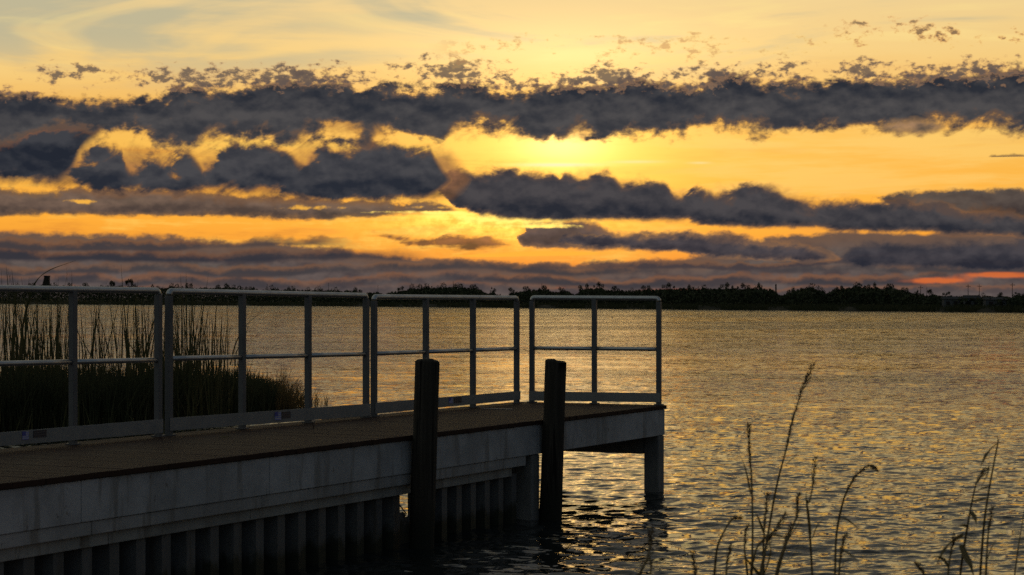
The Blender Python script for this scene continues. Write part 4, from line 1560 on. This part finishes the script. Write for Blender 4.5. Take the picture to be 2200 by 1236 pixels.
def stalk(D, stem, label, seed=None, leaves=(), rad=0.0036, droop=()):
    """stem: photograph points from tip down; the last is carried on down to the soil. seed: (n points from tip, thickness)."""
    P = [W(x, y, D + 0.05 * math.sin(k * 1.3)) for k, (x, y) in enumerate(stem)]
    low = P[-1]; d = (P[-1] - P[-2]).normalized()
    foot = Vector((low.x + d.x * 0.35, low.y + 0.05, GROUND - 0.08))
    mid = (low * 0.5 + foot * 0.5) + Vector((d.x * 0.05, 0, 0))
    path = smooth_path(P + [mid, foot], 5)
    root = empty("grass_stalk", (foot.x, foot.y, GROUND))
    tag(root, label, "grass stalk", "tall grass stalks on the near bank")
    n = len(path)
    mb = MB(); mb.tube(path, [rad * (0.28 + 0.72 * min(1.0, k / (n * 0.55))) for k in range(n)], 6)
    mb.build("stem", M_STALK, root)
    if seed:
        frac, thick = seed
        thick *= 1.45
        r = random.Random(int(D * 1000))
        mb = MB()
        m = max(3, int(len(path) * frac))
        sub = path[:m]
        L = sum((sub[i + 1] - sub[i]).length for i in range(len(sub) - 1))
        cnt = int(L / 0.0024)
        for k in range(cnt):
            t = k / cnt * (len(sub) - 1)
            i = min(int(t), len(sub) - 2)
            p = sub[i].lerp(sub[i + 1], t - i)
            up = (sub[i] - sub[i + 1]).normalized()
            sd = Vector((r.gauss(0, 1), r.gauss(0, 1), r.gauss(0, 0.4)))
            sd = (sd - up * sd.dot(up)).normalized()
            env = thick * (0.35 + 0.65 * math.sin(math.pi * min(1, 0.08 + k / cnt))) * r.uniform(0.35, 1.0)
            q = p + sd * env * 0.7
            tip = q + (up * 0.9 + sd * 0.45) * 0.013 * r.uniform(0.7, 1.5)
            s2 = up.cross(sd) * 0.0024
            mb.add([q - s2, q + s2 + sd * 0.001, tip, q + sd * 0.0015 + up * 0.004], [(0, 1, 3), (1, 2, 3), (0, 3, 2), (0, 2, 1)])
        mb.build("seed_head", M_SEED, root)
    for pts, wid in leaves:
        Q = smooth_path([W(x, y, D - 0.06 * k) for k, (x, y) in enumerate(pts)], 5)
        m = len(Q)
        mb = MB()
        mb.ribbon(Q, [wid * 1.1 * (0.5 + 0.5 * math.sin(math.pi * min(1, 0.15 + k / (m - 1)))) * (1 - 0.92 * (k / (m - 1)) ** 2.5) for k in range(m)], (0.55, 0.75, 0.3))
        mb.build("leaf", M_LEAFG, root)
    return root


stalk(6.0, [(1746, 787), (1735, 812), (1723, 838), (1703, 903), (1689, 965), (1670, 1038), (1656, 1112), (1640, 1210), (1634, 1260)],
      "tallest grass stalk with a long plumed seed head leaning right", (0.42, 0.0062), [([(1684, 1002), (1698, 988), (1715, 972), (1742, 943)], 0.0042)])
stalk(5.9, [(1610, 912), (1609, 944), (1614, 1022), (1617, 1128), (1615, 1236), (1612, 1290)],
      "straight upright grass stalk with a narrow seed head left of the tallest one", (0.40, 0.0042), [([(1612, 1062), (1606, 1030), (1600, 1004), (1590, 976)], 0.0038)])
stalk(5.3, [(1590, 1111), (1580, 1113), (1570, 1118), (1554, 1145), (1541, 1177), (1535, 1235), (1533, 1290)],
      "grass stalk whose seed head nods over to the right, left of the straight one", (0.32, 0.0052), [([(1548, 1160), (1560, 1146), (1575, 1136), (1590, 1130)], 0.004)])
stalk(5.6, [(1752, 985), (1749, 1010), (1746, 1046), (1738, 1080), (1733, 1078), (1740, 1150), (1745, 1236), (1747, 1290)],
      "dark grass stalk with upright spear tip and folded leaves below the tallest one", (0.26, 0.0052),
      [([(1740, 1046), (1748, 1040), (1756, 1032), (1765, 1027)], 0.005), ([(1744, 1158), (1752, 1135), (1762, 1122), (1773, 1113)], 0.0048), ([(1741, 1150), (1736, 1105), (1731, 1070), (1734, 1052)], 0.0052)])
stalk(5.5, [(1717, 1063), (1714, 1085), (1711, 1112), (1689, 1169), (1670, 1236), (1662, 1290)],
      "leafy grass stalk slanting up to the right under the spear-tipped one", (0.34, 0.0058), [([(1693, 1160), (1706, 1138), (1716, 1122), (1724, 1100)], 0.005)])
stalk(5.2, [(1689, 1104), (1678, 1120), (1664, 1140), (1631, 1169), (1619, 1202), (1613, 1236), (1611, 1290)],
      "low grass stalk arching right with a drooping plume in the stalk cluster", (0.40, 0.0058), [([(1633, 1166), (1645, 1150), (1650, 1148), (1658, 1150)], 0.004), ([(1660, 1146), (1672, 1150), (1690, 1156), (1705, 1168)], 0.004)])
stalk(5.4, [(1660, 1150), (1652, 1158), (1645, 1180), (1636, 1215), (1630, 1260), (1628, 1290)],
      "short dark stalk in the middle of the stalk cluster at the picture's lower edge", (0.4, 0.0055), [([(1640, 1236), (1650, 1205), (1655, 1180), (1652, 1160)], 0.0055), ([(1632, 1236), (1622, 1225), (1606, 1205), (1594, 1192)], 0.005)])
stalk(5.5, [(1607, 1130), (1602, 1150), (1600, 1170), (1600, 1186), (1606, 1236), (1608, 1290)],
      "small bent stalk with a hanging tip beside the straight grass stalk", (0.35, 0.004))
stalk(5.8, [(1883, 1012), (1875, 1004), (1863, 1001), (1840, 1022), (1820, 1055), (1809, 1087), (1797, 1149), (1794, 1236), (1793, 1290)],
      "grass stalk with a plume arching over to the right, alone right of the cluster", (0.42, 0.0056), [([(1798, 1124), (1808, 1114), (1820, 1116), (1838, 1130), (1854, 1144)], 0.0045), ([(1808, 1183), (1820, 1186), (1832, 1196), (1846, 1208)], 0.0035)])
stalk(5.0, [(1400, 1140), (1398, 1160), (1396, 1181), (1385, 1212), (1374, 1236), (1366, 1280)],
      "short leafy grass stalk standing apart, leftmost of the near stalks", (0.34, 0.0056), [([(1384, 1215), (1392, 1200), (1402, 1186), (1411, 1174)], 0.0055), ([(1396, 1236), (1398, 1215), (1396, 1200), (1398, 1186)], 0.004)])
stalk(5.1, [(1488, 1185), (1490, 1205), (1494, 1236), (1496, 1290)],
      "stub of a stalk at the lower edge between the leftmost stalk and the nodding one", (0.5, 0.005))
stalk(5.7, [(2143, 938), (2144, 948), (2143, 956), (2126, 1046), (2114, 1128), (2106, 1236), (2104, 1290)],
      "tall thin grass stalk with a leaf drooping to the left from its top, far right", None, [([(2144, 950), (2134, 958), (2122, 970), (2112, 990), (2105, 1008)], 0.0066), ([(2128, 1040), (2120, 1046), (2108, 1050), (2092, 1060)], 0.004)])
stalk(5.5, [(2122, 1007), (2110, 1018), (2098, 1038), (2088, 1079), (2079, 1128), (2069, 1190), (2063, 1236), (2060, 1290)],
      "leafy stalk with folded hanging leaves left of the tall thin one, far right", (0.28, 0.005),
      [([(2070, 1148), (2050, 1158), (2036, 1169), (2022, 1192), (2011, 1216)], 0.0072), ([(2086, 1098), (2092, 1108), (2096, 1118), (2098, 1130)], 0.006), ([(2096, 1042), (2106, 1026), (2116, 1016), (2124, 1008), (2118, 1026), (2106, 1052)], 0.004),
       ([(2066, 1170), (2076, 1195), (2086, 1216), (2094, 1246)], 0.0095), ([(2090, 1076), (2104, 1072), (2120, 1072), (2138, 1076)], 0.0075), ([(2078, 1132), (2070, 1128), (2060, 1130), (2052, 1136)], 0.0035)])
stalk(5.9, [(2201, 1096), (2192, 1150), (2186, 1190), (2180, 1236), (2177, 1290)],
      "thin bare stalk at the right edge of the picture", None, rad=0.003)
stalk(5.0, [(1972, 1211), (1978, 1222), (1986, 1236), (1994, 1290)],
      "tip of a dark stalk at the lower edge left of the far right stalks", (0.5, 0.005))

for D_, stem_, seed_, lv_, lb_ in [
    (5.4, [(1572, 1172), (1566, 1188), (1562, 1210), (1560, 1240), (1559, 1290)], (0.4, 0.004), [([(1561, 1226), (1570, 1212), (1580, 1204), (1592, 1200)], 0.0045)], "short stalk with a small plume under the nodding one, left of the cluster"),
    (5.7, [(1650, 1062), (1647, 1085), (1643, 1125), (1640, 1180), (1641, 1240), (1642, 1290)], (0.36, 0.0046), [([(1642, 1150), (1634, 1128), (1628, 1112), (1622, 1100)], 0.0045)], "thin upright stalk between the straight stalk and the tallest one"),
    (5.6, [(1700, 1128), (1694, 1146), (1684, 1176), (1672, 1212), (1664, 1250), (1660, 1290)], (0.4, 0.0048), [([(1680, 1190), (1694, 1176), (1708, 1168), (1726, 1168)], 0.0045), ([(1668, 1222), (1690, 1205), (1706, 1190), (1722, 1160)], 0.004)], "plumed stalk leaning right, under the leafy slanting one"),
    (5.5, [(1818, 1150), (1812, 1168), (1806, 1195), (1802, 1240), (1800, 1290)], (0.4, 0.0045), [([(1803, 1225), (1815, 1206), (1830, 1196), (1842, 1176)], 0.0042)], "short stalk at the foot of the lone stalk with the arching plume"),
    (5.4, [(2052, 1150), (2046, 1172), (2040, 1205), (2036, 1245), (2034, 1290)], (0.35, 0.0046), [([(2038, 1220), (2028, 1204), (2014, 1196), (2000, 1198)], 0.0045)], "short plumed stalk at the foot of the far right leafy stalk"),
    (5.6, [(2132, 1092), (2127, 1120), (2122, 1160), (2118, 1236), (2117, 1290)], (0.3, 0.0044), [([(2119, 1205), (2128, 1180), (2136, 1165), (2146, 1158)], 0.0045)], "thin stalk just right of the tall far right one, half its height")]:
    stalk(D_, stem_, lb_, seed_, lv_)
